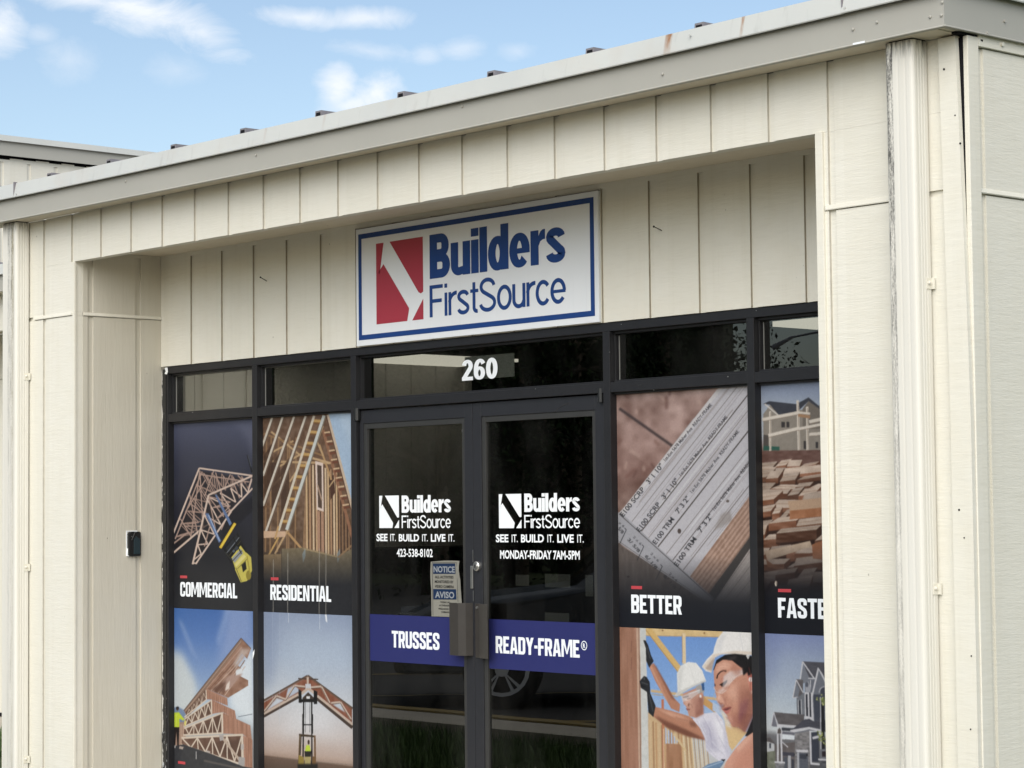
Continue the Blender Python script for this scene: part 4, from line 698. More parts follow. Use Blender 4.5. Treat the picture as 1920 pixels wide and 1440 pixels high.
def glass_material(name, refl, tint):
    m = bpy.data.materials.new(name); m.use_nodes = True; nt = m.node_tree; nt.nodes.clear()
    out = N(nt, 'ShaderNodeOutputMaterial'); mx = N(nt, 'ShaderNodeMixShader'); gl = N(nt, 'ShaderNodeBsdfGlossy'); tr = N(nt, 'ShaderNodeBsdfTransparent')
    fr = N(nt, 'ShaderNodeFresnel'); fr.inputs[0].default_value = 1.5
    gl.inputs['Roughness'].default_value = .004; gl.inputs['Color'].default_value = (.93, .95, .94, 1); tr.inputs[0].default_value = (*tint, 1)
    ge = N(nt, 'ShaderNodeNewGeometry'); front = math(nt, 'SUBTRACT', 1, ge.outputs['Backfacing']); nt.links.new(math(nt, 'MULTIPLY', math(nt, 'MULTIPLY', fr.outputs[0], refl, clamp=True), front), mx.inputs[0]); nt.links.new(mixc(nt, front, (1, 1, 1), tint), tr.inputs[0]); nt.links.new(tr.outputs[0], mx.inputs[1]); nt.links.new(gl.outputs[0], mx.inputs[2])
    v = coords(nt); df = N(nt, 'ShaderNodeBsdfDiffuse'); df.inputs[0].default_value = (.55, .54, .50, 1); dm = N(nt, 'ShaderNodeMixShader')
    sm = math(nt, 'ADD', ramp(nt, noise(nt, coords(nt, (3, 3, 1.1)), 1, 5, .65), .42, .8, 0, .022), ramp(nt, noise(nt, coords(nt, (30, 30, 22)), 1, 4, .7), .62, .85, 0, .02))
    nt.links.new(math(nt, 'MULTIPLY', sm, front), dm.inputs[0]); nt.links.new(mx.outputs[0], dm.inputs[1]); nt.links.new(df.outputs[0], dm.inputs[2]); nt.links.new(dm.outputs[0], out.inputs[0])
    nt.links.new(bump(nt, noise(nt, v, 1.7, 1), .04, .01), gl.inputs['Normal'])
    return m
M['glass'] = glass_material('tinted_glass', 2.1, (.30, .31, .30))
def print_material():
    m, nt, b = newmat('printed_window_film'); a = N(nt, 'ShaderNodeVertexColor'); a.layer_name = 'print'
    nt.links.new(a.outputs[0], b.inputs['Base Color']); setin(b, Roughness=.42); b.inputs['Specular IOR Level'].default_value = .2; return m
M['print'] = print_material()
def sign_material(name, col, rough=.4, sp=.4):
    m, nt, b = newmat(name); v = coords(nt); n = noise(nt, coords(nt, (3, 3, 3)), 1, 3); s = noise(nt, coords(nt, (40, 40, 3)), 1, 3)
    c = mixc(nt, ramp(nt, n, .3, .7), tuple(q*.96 for q in col), col); c = mixc(nt, ramp(nt, s, .58, .8, 0, .12), c, tuple(q*.7 for q in col))
    nt.links.new(c, b.inputs['Base Color']); setin(b, Roughness=rough); b.inputs['Specular IOR Level'].default_value = sp; return m
M['sign_white'] = sign_material('white_sign_panel', (.76, .785, .81)); M['sign_blue'] = sign_material('blue_sign_print', (.010, .048, .20)); M['sign_red'] = sign_material('red_sign_print', (.38, .040, .062))
M['paper'] = sign_material('dull_paper', (.22, .215, .185), .8, .08); M['paper_blue'] = sign_material('paper_blue_print', (.012, .026, .065), .8, .08); M['paper_ink'] = sign_material('paper_ink', (.03, .03, .03), .8, .08); M['paper_white'] = sign_material('paper_light_letters', (.24, .26, .28), .8, .08)  # notice paper and its print, all in dull tones

# ------------------------------------------------------------------ the building
BX0, BX1 = -11.72, -5.0          # wall ends
OX0, OX1 = -11.18, -5.70         # recessed entrance
RD = .573                        # depth of the recess
groove_shade = lambda p, q: 1 if abs(q[0]-p[0]) < .0015 and 0 < q[1]-p[1] < .02 else 0  # picks the left groove flank, which carries the painted shade
SD2 = [M['siding'], M['dirt']]  # second slot is the painted groove shade
bld = empty('office_building', (-8.4, 0, 0), 'low cream office with a recessed glass entrance under a grey roof edge', 'building')
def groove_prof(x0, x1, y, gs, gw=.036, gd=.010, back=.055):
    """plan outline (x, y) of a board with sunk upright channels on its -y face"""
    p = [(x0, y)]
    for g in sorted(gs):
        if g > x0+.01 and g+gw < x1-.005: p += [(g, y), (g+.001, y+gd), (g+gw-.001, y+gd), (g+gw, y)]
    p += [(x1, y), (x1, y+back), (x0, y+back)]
    return p
FG = [-11.526+.3095*i for i in range(0, 20)]
FG[-1] = -5.65
mb = MB()
mb.prism(groove_prof(BX0, -5.03, 0, FG), 'z', 3.07, 3.342, groove_shade)
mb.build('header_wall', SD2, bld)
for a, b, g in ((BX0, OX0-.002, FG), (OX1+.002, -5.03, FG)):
    mb = MB(); mb.prism(groove_prof(a, b, 0, g), 'z', .05, 2.764, groove_shade); mb.prism(groove_prof(a, b, 0, g), 'z', 2.786, 3.0695, groove_shade)
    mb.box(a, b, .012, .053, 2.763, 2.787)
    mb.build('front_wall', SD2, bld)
for a, b in ((BX0+.09, OX0-.022), (OX1+.036, -5.30)):
    MB().prism([(.002, 2.769), (-.005, 2.768), (-.006, 2.772), (-.003, 2.788), (.002, 2.789)], 'x', a, b).build('flashing', M['trim'], bld)
MB().prism([(OX0-.002, 2.768), (OX0+.005, 2.767), (OX0+.006, 2.771), (OX0+.003, 2.785), (OX0-.002, 2.786)], 'y', .056, RD-.001).build('flashing', M['trim'], bld)
# recess: left cheek (faces +x), right cheek, back wall above the shop front, soffit
jg = [.086, .401]
p = [(OX0, .0555)]
for g in jg: p += [(OX0, g), (OX0-.009, g+.001), (OX0-.009, g+.035), (OX0, g+.036)]
p = [q for q in p if q[1] <= RD+.0] + [(OX0, RD), (OX0-.09, RD), (OX0-.09, .0555)]
mb = MB(); mb.prism(p, 'z', .05, 2.763); mb.prism(p, 'z', 2.784, 3.115); mb.box(OX0-.08, OX0-.012, .0565, RD-.001, 2.762, 2.785); mb.box(OX0-.09, OX0-.0005, .0565, RD-.001, 3.1152, 3.135)
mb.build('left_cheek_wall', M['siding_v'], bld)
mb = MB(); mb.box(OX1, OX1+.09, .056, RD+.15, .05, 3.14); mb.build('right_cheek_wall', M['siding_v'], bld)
BG = [-10.874+.3068*i for i in range(16)]
mb = MB(); mb.prism(groove_prof(OX0+.001, OX1-.001, RD, BG), 'z', 2.494, 3.113, groove_shade); mb.box(OX0+.001, OX1-.001, RD-.0005, RD+.055, 3.1132, 3.136)
mb.build('recess_wall', [M['siding'], M['recess_groove_shade']], bld)
mb = MB(); mb.box(OX0-.05, OX1+.05, .0555, RD+.05, 3.1362, 3.16); mb.build('recess_soffit', M['soffit'], bld)
MB().box(OX0-.020, OX0+.003, -.003, .013, .05, 3.068).build('corner_bead', M['trim'], bld, bevel=.002)
MB().box(OX1-.004, OX1+.032, -.012, .02, .05, 3.073).build('corner_bead', M['trim'], bld, bevel=.002)
# outer corner boards, the front one sprung away at its top
mb = MB()
n = 14
for i in range(n):
    z0 = .05+(3.335-.05)*i/n; z1 = .05+(3.335-.05)*(i+1)/n
    def lean(z): t = max(0, (z-1.95)/1.38); return -.034*t**1.25
    a, b = lean(z0), lean(z1)
    for (xa, xb, ya, yb) in ((-5.080, -4.990, -.022, -.001),):
        v = [(xa+a*.6, ya, z0), (xb+a, ya, z0), (xb+a, yb, z0), (xa+a*.6, yb, z0), (xa+b*.6, ya, z1), (xb+b, ya, z1), (xb+b, yb, z1), (xa+b*.6, yb, z1)]
        k = len(mb.v); mb.v += v
        for q in ((0,1,5,4),(1,2,6,5),(2,3,7,6),(3,0,4,7)): mb.f.append(tuple(k+j for j in q)); mb.m.append(0)
        if i == n-1: mb.f.append((k+4, k+5, k+6, k+7)); mb.m.append(0)
mb.build('corner_board', M['trim'], bld)
mb = MB(); mb.box(-5.006, -4.985, .0, .066, .05, 3.335); mb.build('corner_board', M['trim'], bld, bevel=.003)
mb = MB(); mb.box(-5.028, -5.008, .004, .05, .05, 3.33); mb.build('corner_gap', M['black'], bld)
# right side wall (faces +x)
SXW = -4.996
def side_prof(y0, y1, gs):
    p = [(SXW, y0)]
    for g in gs: p += [(SXW, g), (SXW-.009, g+.001), (SXW-.009, g+.035), (SXW, g+.036)]
    return p+[(SXW, y1), (SXW-.09, y1), (SXW-.09, y0)]
sg = [.070+.3048*i for i in range(29)]
mb = MB(); mb.prism(side_prof(.051, 9.0, sg), 'z', .05, 2.760); mb.prism(side_prof(.051, 9.0, sg), 'z', 2.784, 3.298); mb.box(SXW-.08, SXW-.012, .06, 9, 2.759, 2.785)
mb.build('side_wall', M['siding'], bld)
mb = MB(); mb.prism([(SXW-.002, 2.766), (SXW+.006, 2.765), (SXW+.008, 2.769), (SXW+.003, 2.784), (SXW-.002, 2.785)], 'y', .068, 9); mb.build('flashing', M['trim'], bld)
mb = MB(); mb.box(SXW-.04, SXW+.012, .067, 9, 3.302, 3.345); mb.build('frieze_board', M['trim'], bld, bevel=.002)
for y in (.203, .62): MB().tube([(SXW+.010, y, 3.327), (SXW+.020, y, 3.326)], .008, 10).build('bolt', M['trim'], bld)
for y, z, r in ((.086, 3.325, .004), (.080, 3.326, .003)): MB().tube([(SXW+.010, y, z), (SXW+.0135, y, z)], r, 8).build('nail_hole', M['black'], bld)
for x, z, r in ((-5.075, 3.22, .0045), (-5.03, 3.045, .003), (-5.01, 2.94, .004), (-5.05, 1.62, .004), (-5.03, 1.52, .003), (-5.01, 1.1, .003), (-5.02, .84, .003)): MB().tube([(x, -.021, z), (x, -.0235, z)], r, 8).build('nail_hole', M['black'], bld)
for z, l in ((2.03, .03), (1.78, .05), (1.3, .04), (1.15, .10)): MB().box(SXW-.003, SXW+.0015, .062, .0675, z, z+l).build('open_joint', M['black'], bld)
# roof edge
def sag(x): t = (x+8.6)/3.5; return -.016*max(0, 1-t*t)
FY = -.15; FXR = -4.971
def eave(mb, prof, x0, x1, mi=0, n=10, end0=True, end1=True):
    k = len(mb.v); m_ = len(prof)
    for i in range(n+1):
        x = x0+(x1-x0)*i/n
        for (y, z) in prof: mb.v.append((x, y, z+sag(x)))
    for i in range(n):
        for j in range(m_):
            a = k+i*m_+j; b = k+i*m_+(j+1) % m_; mb.f.append((a, b, b+m_, a+m_)); mb.m.append(mi)
    if end0: mb.f.append(tuple(k+j for j in range(m_))); mb.m.append(mi)
    if end1: mb.f.append(tuple(k+n*m_+j for j in range(m_))); mb.m.append(mi)
FP = [(FY, 3.350), (FY-.006, 3.346), (FY-.006, 3.343), (FY+.02, 3.343), (FY+.02, 3.345), (FY+.004, 3.347), (FY+.004, 3.49), (FY, 3.49)]
mb = MB(); eave(mb, FP, -12.1, -5.372); eave(mb, [(y-.0015, z-.0008) for y, z in FP], -5.374, FXR-.001, n=3)
for x, z in ((-5.389, 3.402), (-5.275, 3.409), (-5.032, 3.387), (-4.982, 3.384), (-4.977, 3.43), (-6.378, 3.385), (-7.623, 3.43), (-9.2, 3.41), (-10.4, 3.42)):
    MB().tube([(x, FY-.001, z), (x, FY-.005, z), (x, FY-.007, z)], [.006, .006, .002], 8).build('rivet', M['fascia'], bld)
mb.build('fascia', M['fascia'], bld)
mb = MB(); mb.box(-5.386, -5.33, FY-.0085, FY-.0065, 3.3415, 3.349); mb.build('loose_end', M['white_vinyl'], bld)
LP = [(FY-.008, 3.468), (FY-.026, 3.464), (FY-.028, 3.468), (FY-.010, 3.548), (FY+.03, 3.556), (FY+.03, 3.5), (FY-.004, 3.49)]
mb = MB(); eave(mb, [(y-.002, z) for y, z in LP], -12.1, -11.556, n=2); eave(mb, LP, -11.554, -5.419); eave(mb, [(y-.002, z+.001) for y, z in LP], -5.423, FXR-.002, n=2)
for x in (-11.555, -5.421): mb.box(x-.003, x+.003, FY-.0255, FY-.004, 3.470, 3.549, 1)
for x, z in ((-11.52, 3.476), (-5.405, 3.482), (-6.20, 3.51)): mb.tube([(x, FY-.024, z), (x, FY-.0295, z)], .005, 8)
mb.build('drip_edge', [M['lip'], M['galv']], bld)
mb = MB()
sp = [(FXR, 3.350), (FXR+.006, 3.346), (FXR+.006, 3.343), (FXR-.02, 3.343), (FXR-.02, 3.345), (FXR-.004, 3.347), (FXR-.004, 3.497), (FXR, 3.497)]
sp = [(x, z+.014*0) for x, z in sp]
mb.prism(sp, 'y', FY-.002, 9.2)
for y, z in ((.205, 3.41), (.10, 3.352), (.34, 3.40)): mb.tube([(FXR+.001, y, z), (FXR+.006, y, z)], .0055, 8)
mb.build('side_fascia', M['fascia'], bld)
mb = MB(); mb.prism([(FXR+.008, 3.492), (FXR+.026, 3.486), (FXR+.028, 3.490), (FXR+.010, 3.556), (FXR-.03, 3.562), (FXR-.03, 3.50)], 'y', FY-.030, 9.2); mb.build('side_drip_edge', M['lip'], bld)
mb = MB(); mb.box(-12.1, -5.02, FY+.018, .0, 3.343, 3.353); mb.box(-5.02, FXR-.012, FY+.018, -.02, 3.346, 3.353); mb.box(SXW-.02, FXR-.018, .07, 9.1, 3.349, 3.354)
mb.build('soffit', M['soffit'], bld)
mb = MB(); mb.box(-5.02, FXR-.016, -.045, .06, 3.336, 3.344); mb.build('soffit_gap', M['black'], bld)
roof = MB().box(-12.08, FXR-.01, FY+.012, 9.15, 3.49, 3.535).build('roof', M['galv'], bld)
for i in range(11):
    x = -11.38+.6385*i
    if i == 0: x = -12.02
    x = -12.02+.6385*i
    if x > -5.1: break
    MB().prism([(x-.030, 3.535), (x-.024, 3.592), (x+.024, 3.592), (x+.030, 3.535)], 'y', -.045, 9.1).prism([(x-.020, 3.54), (x-.016, 3.583), (x+.016, 3.583), (x+.020, 3.54)], 'y', -.0465, -.0455, 1).build('roof_rib', [M['galv'], M['black']], roof)
# downpipes
def downpipe(xl, xr, mat, straps, dent):
    r = .016; y0, y1 = -.092, -.010; pr = []
    fr = []                                     # plan outline with ribs, counter-clockwise from the back left
    for i in range(5): a = pi+pi/2*i/4; fr.append((xl+r+r*cos(a), y0+r+r*sin(a)))
    w = xr-xl-2*r
    for i in range(3):
        x = xl+r+w*(.04+.34*i); fr += [(x, y0), (x+.008, y0+.0010), (x+.016, y0)]
    for i in range(5): a = 1.5*pi+pi/2*i/4; fr.append((xr-r+r*cos(a), y0+r+r*sin(a)))
    for i in range(3):
        y = y0+r+.008+.016*i; fr += [(xr, y), (xr-.0025, y+.004), (xr, y+.008)]
    fr += [(xr, y1), (xl, y1)]
    o = MB().prism(fr, 'z', .08, 3.338).build('downpipe', mat, bld)
    if dent: MB().box(xl+.02, xr-.004, y0+.004, y1, 3.3382, 3.3425).build('pipe_mouth', M['black'], o)
    for z in straps:
        st = MB().box(xr-.004, xr+.0025, y0+.055, y1-.002, z-.02, z+.02).box(xr-.002, xr+.016, y1-.002, y1+.004, z-.02, z+.02)
        st.tube([(xr+.002, y0+.066, z+.002), (xr+.007, y0+.066, z+.002), (xr+.010, y0+.066, z+.002)], [.007, .007, .003], 10, 1)
        st.build('strap', [M['trim'], M['rust_screw']], o)
    return o
downpipe(-5.294, -5.163, M['pipe_r'], (2.445, 1.335), True)
downpipe(-11.838, -11.672, M['pipe_l'], (2.445, 1.345, .25), True)
# hidden shell and the room behind the glass
mb = MB(); mb.box(BX0, SXW-.1, 8.9, 9, .05, 3.49); mb.box(BX0, BX0+.08, .095, 8.9, .05, 3.345); mb.build('rear_wall', M['siding'], bld)
IX = -11.5
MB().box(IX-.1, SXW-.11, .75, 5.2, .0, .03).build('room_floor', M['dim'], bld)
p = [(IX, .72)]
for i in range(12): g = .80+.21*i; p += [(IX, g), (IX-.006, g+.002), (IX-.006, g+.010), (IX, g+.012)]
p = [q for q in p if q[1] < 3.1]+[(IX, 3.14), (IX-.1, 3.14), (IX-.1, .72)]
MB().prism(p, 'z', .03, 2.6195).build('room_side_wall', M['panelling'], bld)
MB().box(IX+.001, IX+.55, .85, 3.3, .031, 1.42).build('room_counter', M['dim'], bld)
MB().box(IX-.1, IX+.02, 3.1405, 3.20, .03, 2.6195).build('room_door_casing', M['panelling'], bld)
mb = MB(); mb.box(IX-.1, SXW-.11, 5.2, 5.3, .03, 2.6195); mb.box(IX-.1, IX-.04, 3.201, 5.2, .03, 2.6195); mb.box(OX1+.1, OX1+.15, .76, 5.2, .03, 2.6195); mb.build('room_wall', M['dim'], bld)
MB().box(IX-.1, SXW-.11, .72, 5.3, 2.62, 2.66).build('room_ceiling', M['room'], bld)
lm, nt, b = newmat('lit_ceiling_panel'); setin(b, Roughness=.6); b.inputs['Base Color'].default_value = (.5, .48, .4, 1); b.inputs['Emission Color'].default_value = (1, .93, .78, 1); b.inputs['Emission Strength'].default_value = .62
for (x0, x1, y0, y1) in ((-11.49, -10.90, 2.24, 3.10), (-8.07, -7.45, 2.24, 2.85)):
    MB().box(x0, x1, y0, y1, 2.600, 2.619).build('ceiling_lamp', lm, bld)
added_lm = lm.copy(); added_lm.node_tree.nodes['Principled BSDF'].inputs['Emission Strength'].default_value = 3.4
MB().box(-11.2, -10.6, .8, 1.6, 2.600, 2.619).build('ceiling_lamp', added_lm, bld)  # added lamp, out of view, to brighten the panelled side wall

# ------------------------------------------------------------------ shop front
FYF, FYB, GY = .58, .70, .632
V = [(-11.135, -11.118), (-10.282, -10.236), (-9.397, -9.352), (-7.505, -7.459), (-6.616, -6.573), (-5.745, -5.702)]
ZT0, ZT1, ZB0, ZB1 = 2.452, 2.4915, 2.172, 2.218
mb = MB()
mb.box(-11.135, -5.702, FYF+.0008, FYB, ZT0, ZT1)
for a, b in V: mb.box(a, b, FYF, FYB-.001, .02, ZT0)
for i in range(5):
    mb.box(V[i][1], V[i+1][0], FYF+.0015, FYB-.002, ZB0, ZB1)
    if i != 2: mb.box(V[i][1], V[i+1][0], FYF+.0015, FYB-.002, .02, .10)
    # stepped stops round each light
    mb.box(V[i][1], V[i+1][0], FYF+.025, FYB-.003, ZT0-.012, ZT0, 0); mb.box(V[i][1], V[i][1]+.006, FYF+.030, FYB-.004, ZB1, ZT0-.012)
    mb.box(V[i][1]+.006, V[i+1][0], FYF+.020, FYB-.005, ZB1, ZB1+.010)
    if i != 2: mb.box(V[i][1], V[i+1][0], FYF+.022, FYB-.003, ZB0-.010, ZB0, 0)
mb.build('storefront_frame', M['frame'], bld, bevel=.0015)
MB().box(-11.1795, -11.135, .576, .66, .05, 2.478).build('sealant_strip', M['sealant'], bld)
def blob(name, pts, y0, y1, mat, parent=bld):
    return MB().prism(pts, 'y', y0, y1).build(name, mat, parent)
q = [on_y(x, y, .575)[[0, 2]] for x, y in ((309, 690), (314, 689), (315, 697), (313, 702), (309, 701), (311, 696))]
blob('paint_fleck', [tuple(a) for a in q], .5735, .5756, M['white_vinyl'])
q = [on_y(x, y, .579)[[0, 2]] for x, y in ((477, 1218), (474, 1224), (473.5, 1236), (475, 1232), (476.5, 1226))]
blob('paint_fleck', [tuple(a) for a in q], .5785, .5797, M['white_vinyl'])
for px, py in ((361, 676), (361, 773), (1165, 608), (1226, 731), (1365, 706), (1004, 729), (1418, 582), (1143, 660)):
    a = on_y(px, py, .5795); r = rng.uniform(.0012, .0026); MB().box(a[0]-r, a[0]+r, .5785, .5797, a[2]-r, a[2]+r*.6).build('paint_fleck', M['steel'], bld)
a = on_y(1199, 722, .5795); MB().box(a[0]-.012, a[0]+.014, .5787, .5796, a[2]-.0012, a[2]+.0012).build('scratch', M['stop'], bld)
for i in range(5):
    w = MB().box(V[i][1], V[i+1][0], GY, GY+.006, ZB1, ZT0).build('transom_glass', M['glass'], bld)
    if i in (0, 1):
        g = MB(); a, b = V[i][1]+.010, V[i+1][0]; z0, z1 = ZB1+.012, ZT0-.016
        g.box(a, a+.004, GY-.004, GY-.0005, z0, z1); g.box(a, b, GY-.004, GY-.0005, z0-.004, z0); g.box(a, b, GY-.004, GY-.0005, z1, z1+.003); g.build('gasket', M['gasket'], w)
    if i in (3, 4):
        a = V[i][1]+.012; MB().box(a, a+.003, GY-.004, GY-.0005, ZB1+.012, ZT0-.018).build('gasket', M['gasket'], w)
    if i != 2: MB().box(V[i][1], V[i+1][0], GY, GY+.006, .10, ZB0).build('window_glass', M['glass'], bld)

# doors
DY = .60
def door(name, x0, x1, hinge_left, label):
    d = empty(name, (0, 0, 0)); d.parent = bld; d.location = Vector(((x0+x1)/2, DY, .03))-bld.location
    tag(d, label)
    sl, sm = .028, .062
    s0, s1 = (sl, sm) if hinge_left else (sm, .070)
    t = .026
    mb = MB(); zt, zb = 2.1665, .03
    mb.box(x0, x0+s0, DY, DY+.045, zb, zt); mb.box(x1-s1, x1, DY, DY+.045, zb, zt); mb.box(x0+s0, x1-s1, DY+.0006, DY+.044, 2.098, zt); mb.box(x0+s0, x1-s1, DY+.0006, DY+.044, zb, .25)
    mb.build('door_frame', M['frame2'], d, bevel=.002)
    a, b, z0, z1 = x0+s0, x1-s1, .25, 2.098
    st = MB(); st.box(a, a+t, DY+.006, DY+.04, z0, z1); st.box(b-t*.9, b, DY+.006, DY+.04, z0, z1); st.box(a+t, b-t*.9, DY+.0065, DY+.04, z1-.028, z1); st.box(a+t, b-t*.9, DY+.0065, DY+.04, z0, z0+.028)
    st.build('glazing_stop', M['stop'], d, bevel=.0015)
    g = MB().box(a+t, b-t*.9, DY+.018, DY+.024, z0+.028, z1-.028).build('glass', M['glass'], d)
    return d, a+t, b-t*.9
XM = -8.449
dl, la, lb = door('door', -9.347, XM-.0015, True, 'door leaf with the phone number and the blue band reading TRUSSES')
dr, ra, rb = door('door', XM+.0015, -7.513, False, 'door leaf with the opening hours and the blue band reading READY-FRAME')
LY = DY+.0165
def flat(mb, x0, x1, z0, z1, y, mi=0): mb.poly([(x0, y, z0), (x1, y, z0), (x1, y, z1), (x0, y, z1)], mi)
def emblem(mb, x0, x1, z0, z1, y, mi=0):
    """square with a claw hammer cut out of it, as on the sign"""
    def q(pts): mb.poly([(x0+(x1-x0)*u, y, z0+(z1-z0)*v) for u, v in pts], mi)
    q([(0, 1), (.165, 1), (.075, .62), (.035, .655), (0, .665)])                        # left top sliver
    q([(0, .665), (.035, .655), (.055, .648), (.16, .735), (.70, .155), (.695, .12), (.66, 0), (0, 0)])
    q([(.295, 1), (1, 1), (1, .335), (.95, .315), (.90, .335)])
    q([(1, .25), (1, 0), (.765, 0)])
def logo(parent, dx, px):
    """px: emblem box, word boxes in photo pixels"""
    e = MB(); (ex0, ey0, ex1, ey1) = px['e']; a = on_y(ex0, ey1, LY); b = on_y(ex1, ey0, LY); emblem(e, a[0], b[0], a[2], b[2], LY); e.build('emblem', M['white_vinyl'], parent)
    t = MB(); put_px(t, 'h', 'Builders', *px['b'], LY, gap=.03); put_px(t, 'l', 'FirstSource', *px['f'], LY, gap=.05)
    words = px['s']; 
    for kind, s, pl, pc, pr in words: put_px(t, 'b', s, pl, pc, pr, LY, off=(.018 if s[0] == '4' else .03) if kind else .008)
    t.build('lettering', M['white_vinyl'], parent)
def zz(ox, oy, k): return lambda x, y: (ox+x/k, oy+y/k)
z4 = zz(660, 900, 3.84); z5 = zz(660, 1120, 3.84)
def w4(kind, s, x0, x1, yb, yc, dy=0): return (kind, s, z4(x0, yb), z4(x0, yc), z4(x1, yb+dy))
logo(dl, 0, dict(e=(*z4(197, 111), *z4(337, 346)), b=(z4(358, 236), z4(358, 112), z4(711, 236)), f=(z4(358, 346), z4(358, 256), z4(711, 346)),
     s=[w4(1, 'SEE', 176, 256, 438, 386), w4(0, 'IT.', 276, 315, 439, 387), w4(1, 'BUILD', 337, 483, 440, 388), w4(0, 'IT.', 505, 545, 441, 389), w4(1, 'LIVE', 568, 673, 442, 388), w4(0, 'IT.', 695, 737, 443, 389), w4(1, '423-538-8102', 322, 581, 551, 494, 3)]))
logo(dr, 0, dict(e=(*z4(1059, 99), *z4(1218, 347)), b=(z4(1241, 230), z4(1241, 98), z4(1640, 230)), f=(z4(1241, 346), z4(1241, 252), z4(1641, 346)),
     s=[w4(1, 'SEE', 1036, 1126, 446, 390), w4(0, 'IT.', 1150, 1193, 447, 391), w4(1, 'BUILD', 1217, 1382, 447, 390), w4(0, 'IT.', 1407, 1452, 448, 391), w4(1, 'LIVE', 1478, 1597, 449, 390), w4(0, 'IT.', 1622, 1668, 450, 391), w4(1, 'MONDAY-FRIDAY 7AM-5PM', 1066, 1640, 564, 504, 6)]))
for d, a, b in ((dl, la, lb), (dr, ra, rb)):
    MB().box(a, b, LY-.0004, LY+.0008, .878, 1.116).build('blue_band', M['blue_band'], d)
BY = LY-.0008
t = MB(); put_px(t, 'k', 'TRUSSES', z5(287, 360), z5(287, 240), z5(630, 376), BY, gap=.045); t.build('band_lettering', M['grey_vinyl'], dl)
t = MB(); put_px(t, 'k', 'READY-FRAME', z5(1035, 400), z5(1035, 278), z5(1640, 445), BY, gap=.045)
c = on_y(*z5(1671, 347), BY); e = on_y(*z5(1671, 313), BY)[2]-c[2]; w = (on_y(*z5(1693, 347), BY)[0]-c[0])
for q in stroke(arc(0, 0, .9, .9, 0, 360, 24)[:-1], .2, .2, True): t.poly([(c[0]+px*w, BY, c[2]+py*e) for px, py in q])
pcs, pw = bfont('R', .03); put(t, pcs, pw, c[0]-w*.38, c[0]+w*.42, c[2]-e*.48, c[2]+e*.48, BY-.0002)
t.build('band_lettering', M['grey_vinyl'], dr)
# pull plates, lock, guard, pivots
def plate(pts, z0, z1, mat, d, th=.004):
    P_ = [np.array(p) for p in pts]; off = []
    for i in range(len(P_)):
        tn = P_[min(i+1, len(P_)-1)]-P_[max(i-1, 0)]; tn = tn/np.linalg.norm(tn); off.append(P_[i]+np.array([-tn[1], tn[0]])*th)
    return MB().prism([tuple(p) for p in P_]+[tuple(p) for p in off[::-1]], 'z', z0, z1).build('pull_plate', mat, d, bevel=.001)
h = plate([(-8.587, .557), (-8.510, .548), (-8.470, .563), (-8.456, .598)], .936, 1.192, M['bronze'], dl)
h = plate([(-8.441, .598), (-8.404, .592), (-8.385, .575), (-8.300, .553)], .928, 1.190, M['bronze'], dr)
MB().tube([(-8.418, .594, 1.170), (-8.418, .588, 1.170)], .007, 12).build('screw', M['steel'], dr)
lk = MB().tube([(-8.419, .600, 1.371), (-8.419, .588, 1.371), (-8.419, .584, 1.371)], [.0235, .0235, .019], 20).tube([(-8.419, .584, 1.371), (-8.419, .581, 1.371)], .012, 16).build('lock', M['steel'], dr)
MB().box(-8.4215, -8.4165, .5800, .5812, 1.363, 1.379).build('keyhole', M['black'], dr)
MB().box(-8.470, -8.452, .594, .5995, 1.262, 1.372).build('latch_guard', M['steel'], dl, bevel=.002)
for z0, z1 in ((1.39, 1.45), (1.20, 1.252)): MB().box(-8.4555, -8.4515, .5985, .5998, z0, z1).build('worn_edge', M['steel'], dl)
for d, x, z in ((dl, -9.352, 2.150), (dr, -7.530, 2.166)):
    MB().tube([(x, .588, z-.035), (x, .588, z+.028)], .019 if d == dl else .014, 14).build('pivot', M['rubber'], d)
mb = MB(); a = [on_y(x, y, DY-.0005) for x, y in ((1040, 772), (1047, 765), (1056, 760), (1066, 756))]
for p_, q_ in zip(a[:-1], a[1:]): mb.tube([p_, q_], .0012, 4)
mb.build('scratch', M['stop'], dr)
MB().box(lb-.012, lb+.003, LY-.001, LY+.0005, 2.028, 2.042).build('tape', M['steel'], dl)
pm = plain('sheet_seen_through_glass', (.17, .17, .155), .8, 0, .1)
for x0, y0, x1, y1 in ((967, 1078, 992, 1098), (1022, 1077, 1069, 1101), (1022, 1150, 1067, 1166), (1098, 1078, 1112, 1118)):
    a, b = on_y(x0, y1, DY+.027), on_y(x1, y0, DY+.027); MB().box(a[0], b[0], DY+.0265, DY+.0275, a[2], b[2]).build('posted_sheet', pm, dr)
# the house number
t = MB(); put_px(t, 'h', '260', (660+792/3.84, 620+362/3.84), (660+792/3.84, 620+214/3.84), (660+1049/3.84, 620+350/3.84), GY-.001, gap=.04); t.build('street_number', M['white_vinyl'], bld)
a, b = on_y(872, 716, GY+.008), on_y(964, 657, GY+.008); MB().box(a[0], b[0], GY+.0075, GY+.0095, a[2]+.008, b[2]-.012).build('backing_card', plain('dark_backing_card', (.50, .51, .45), .8), bld)
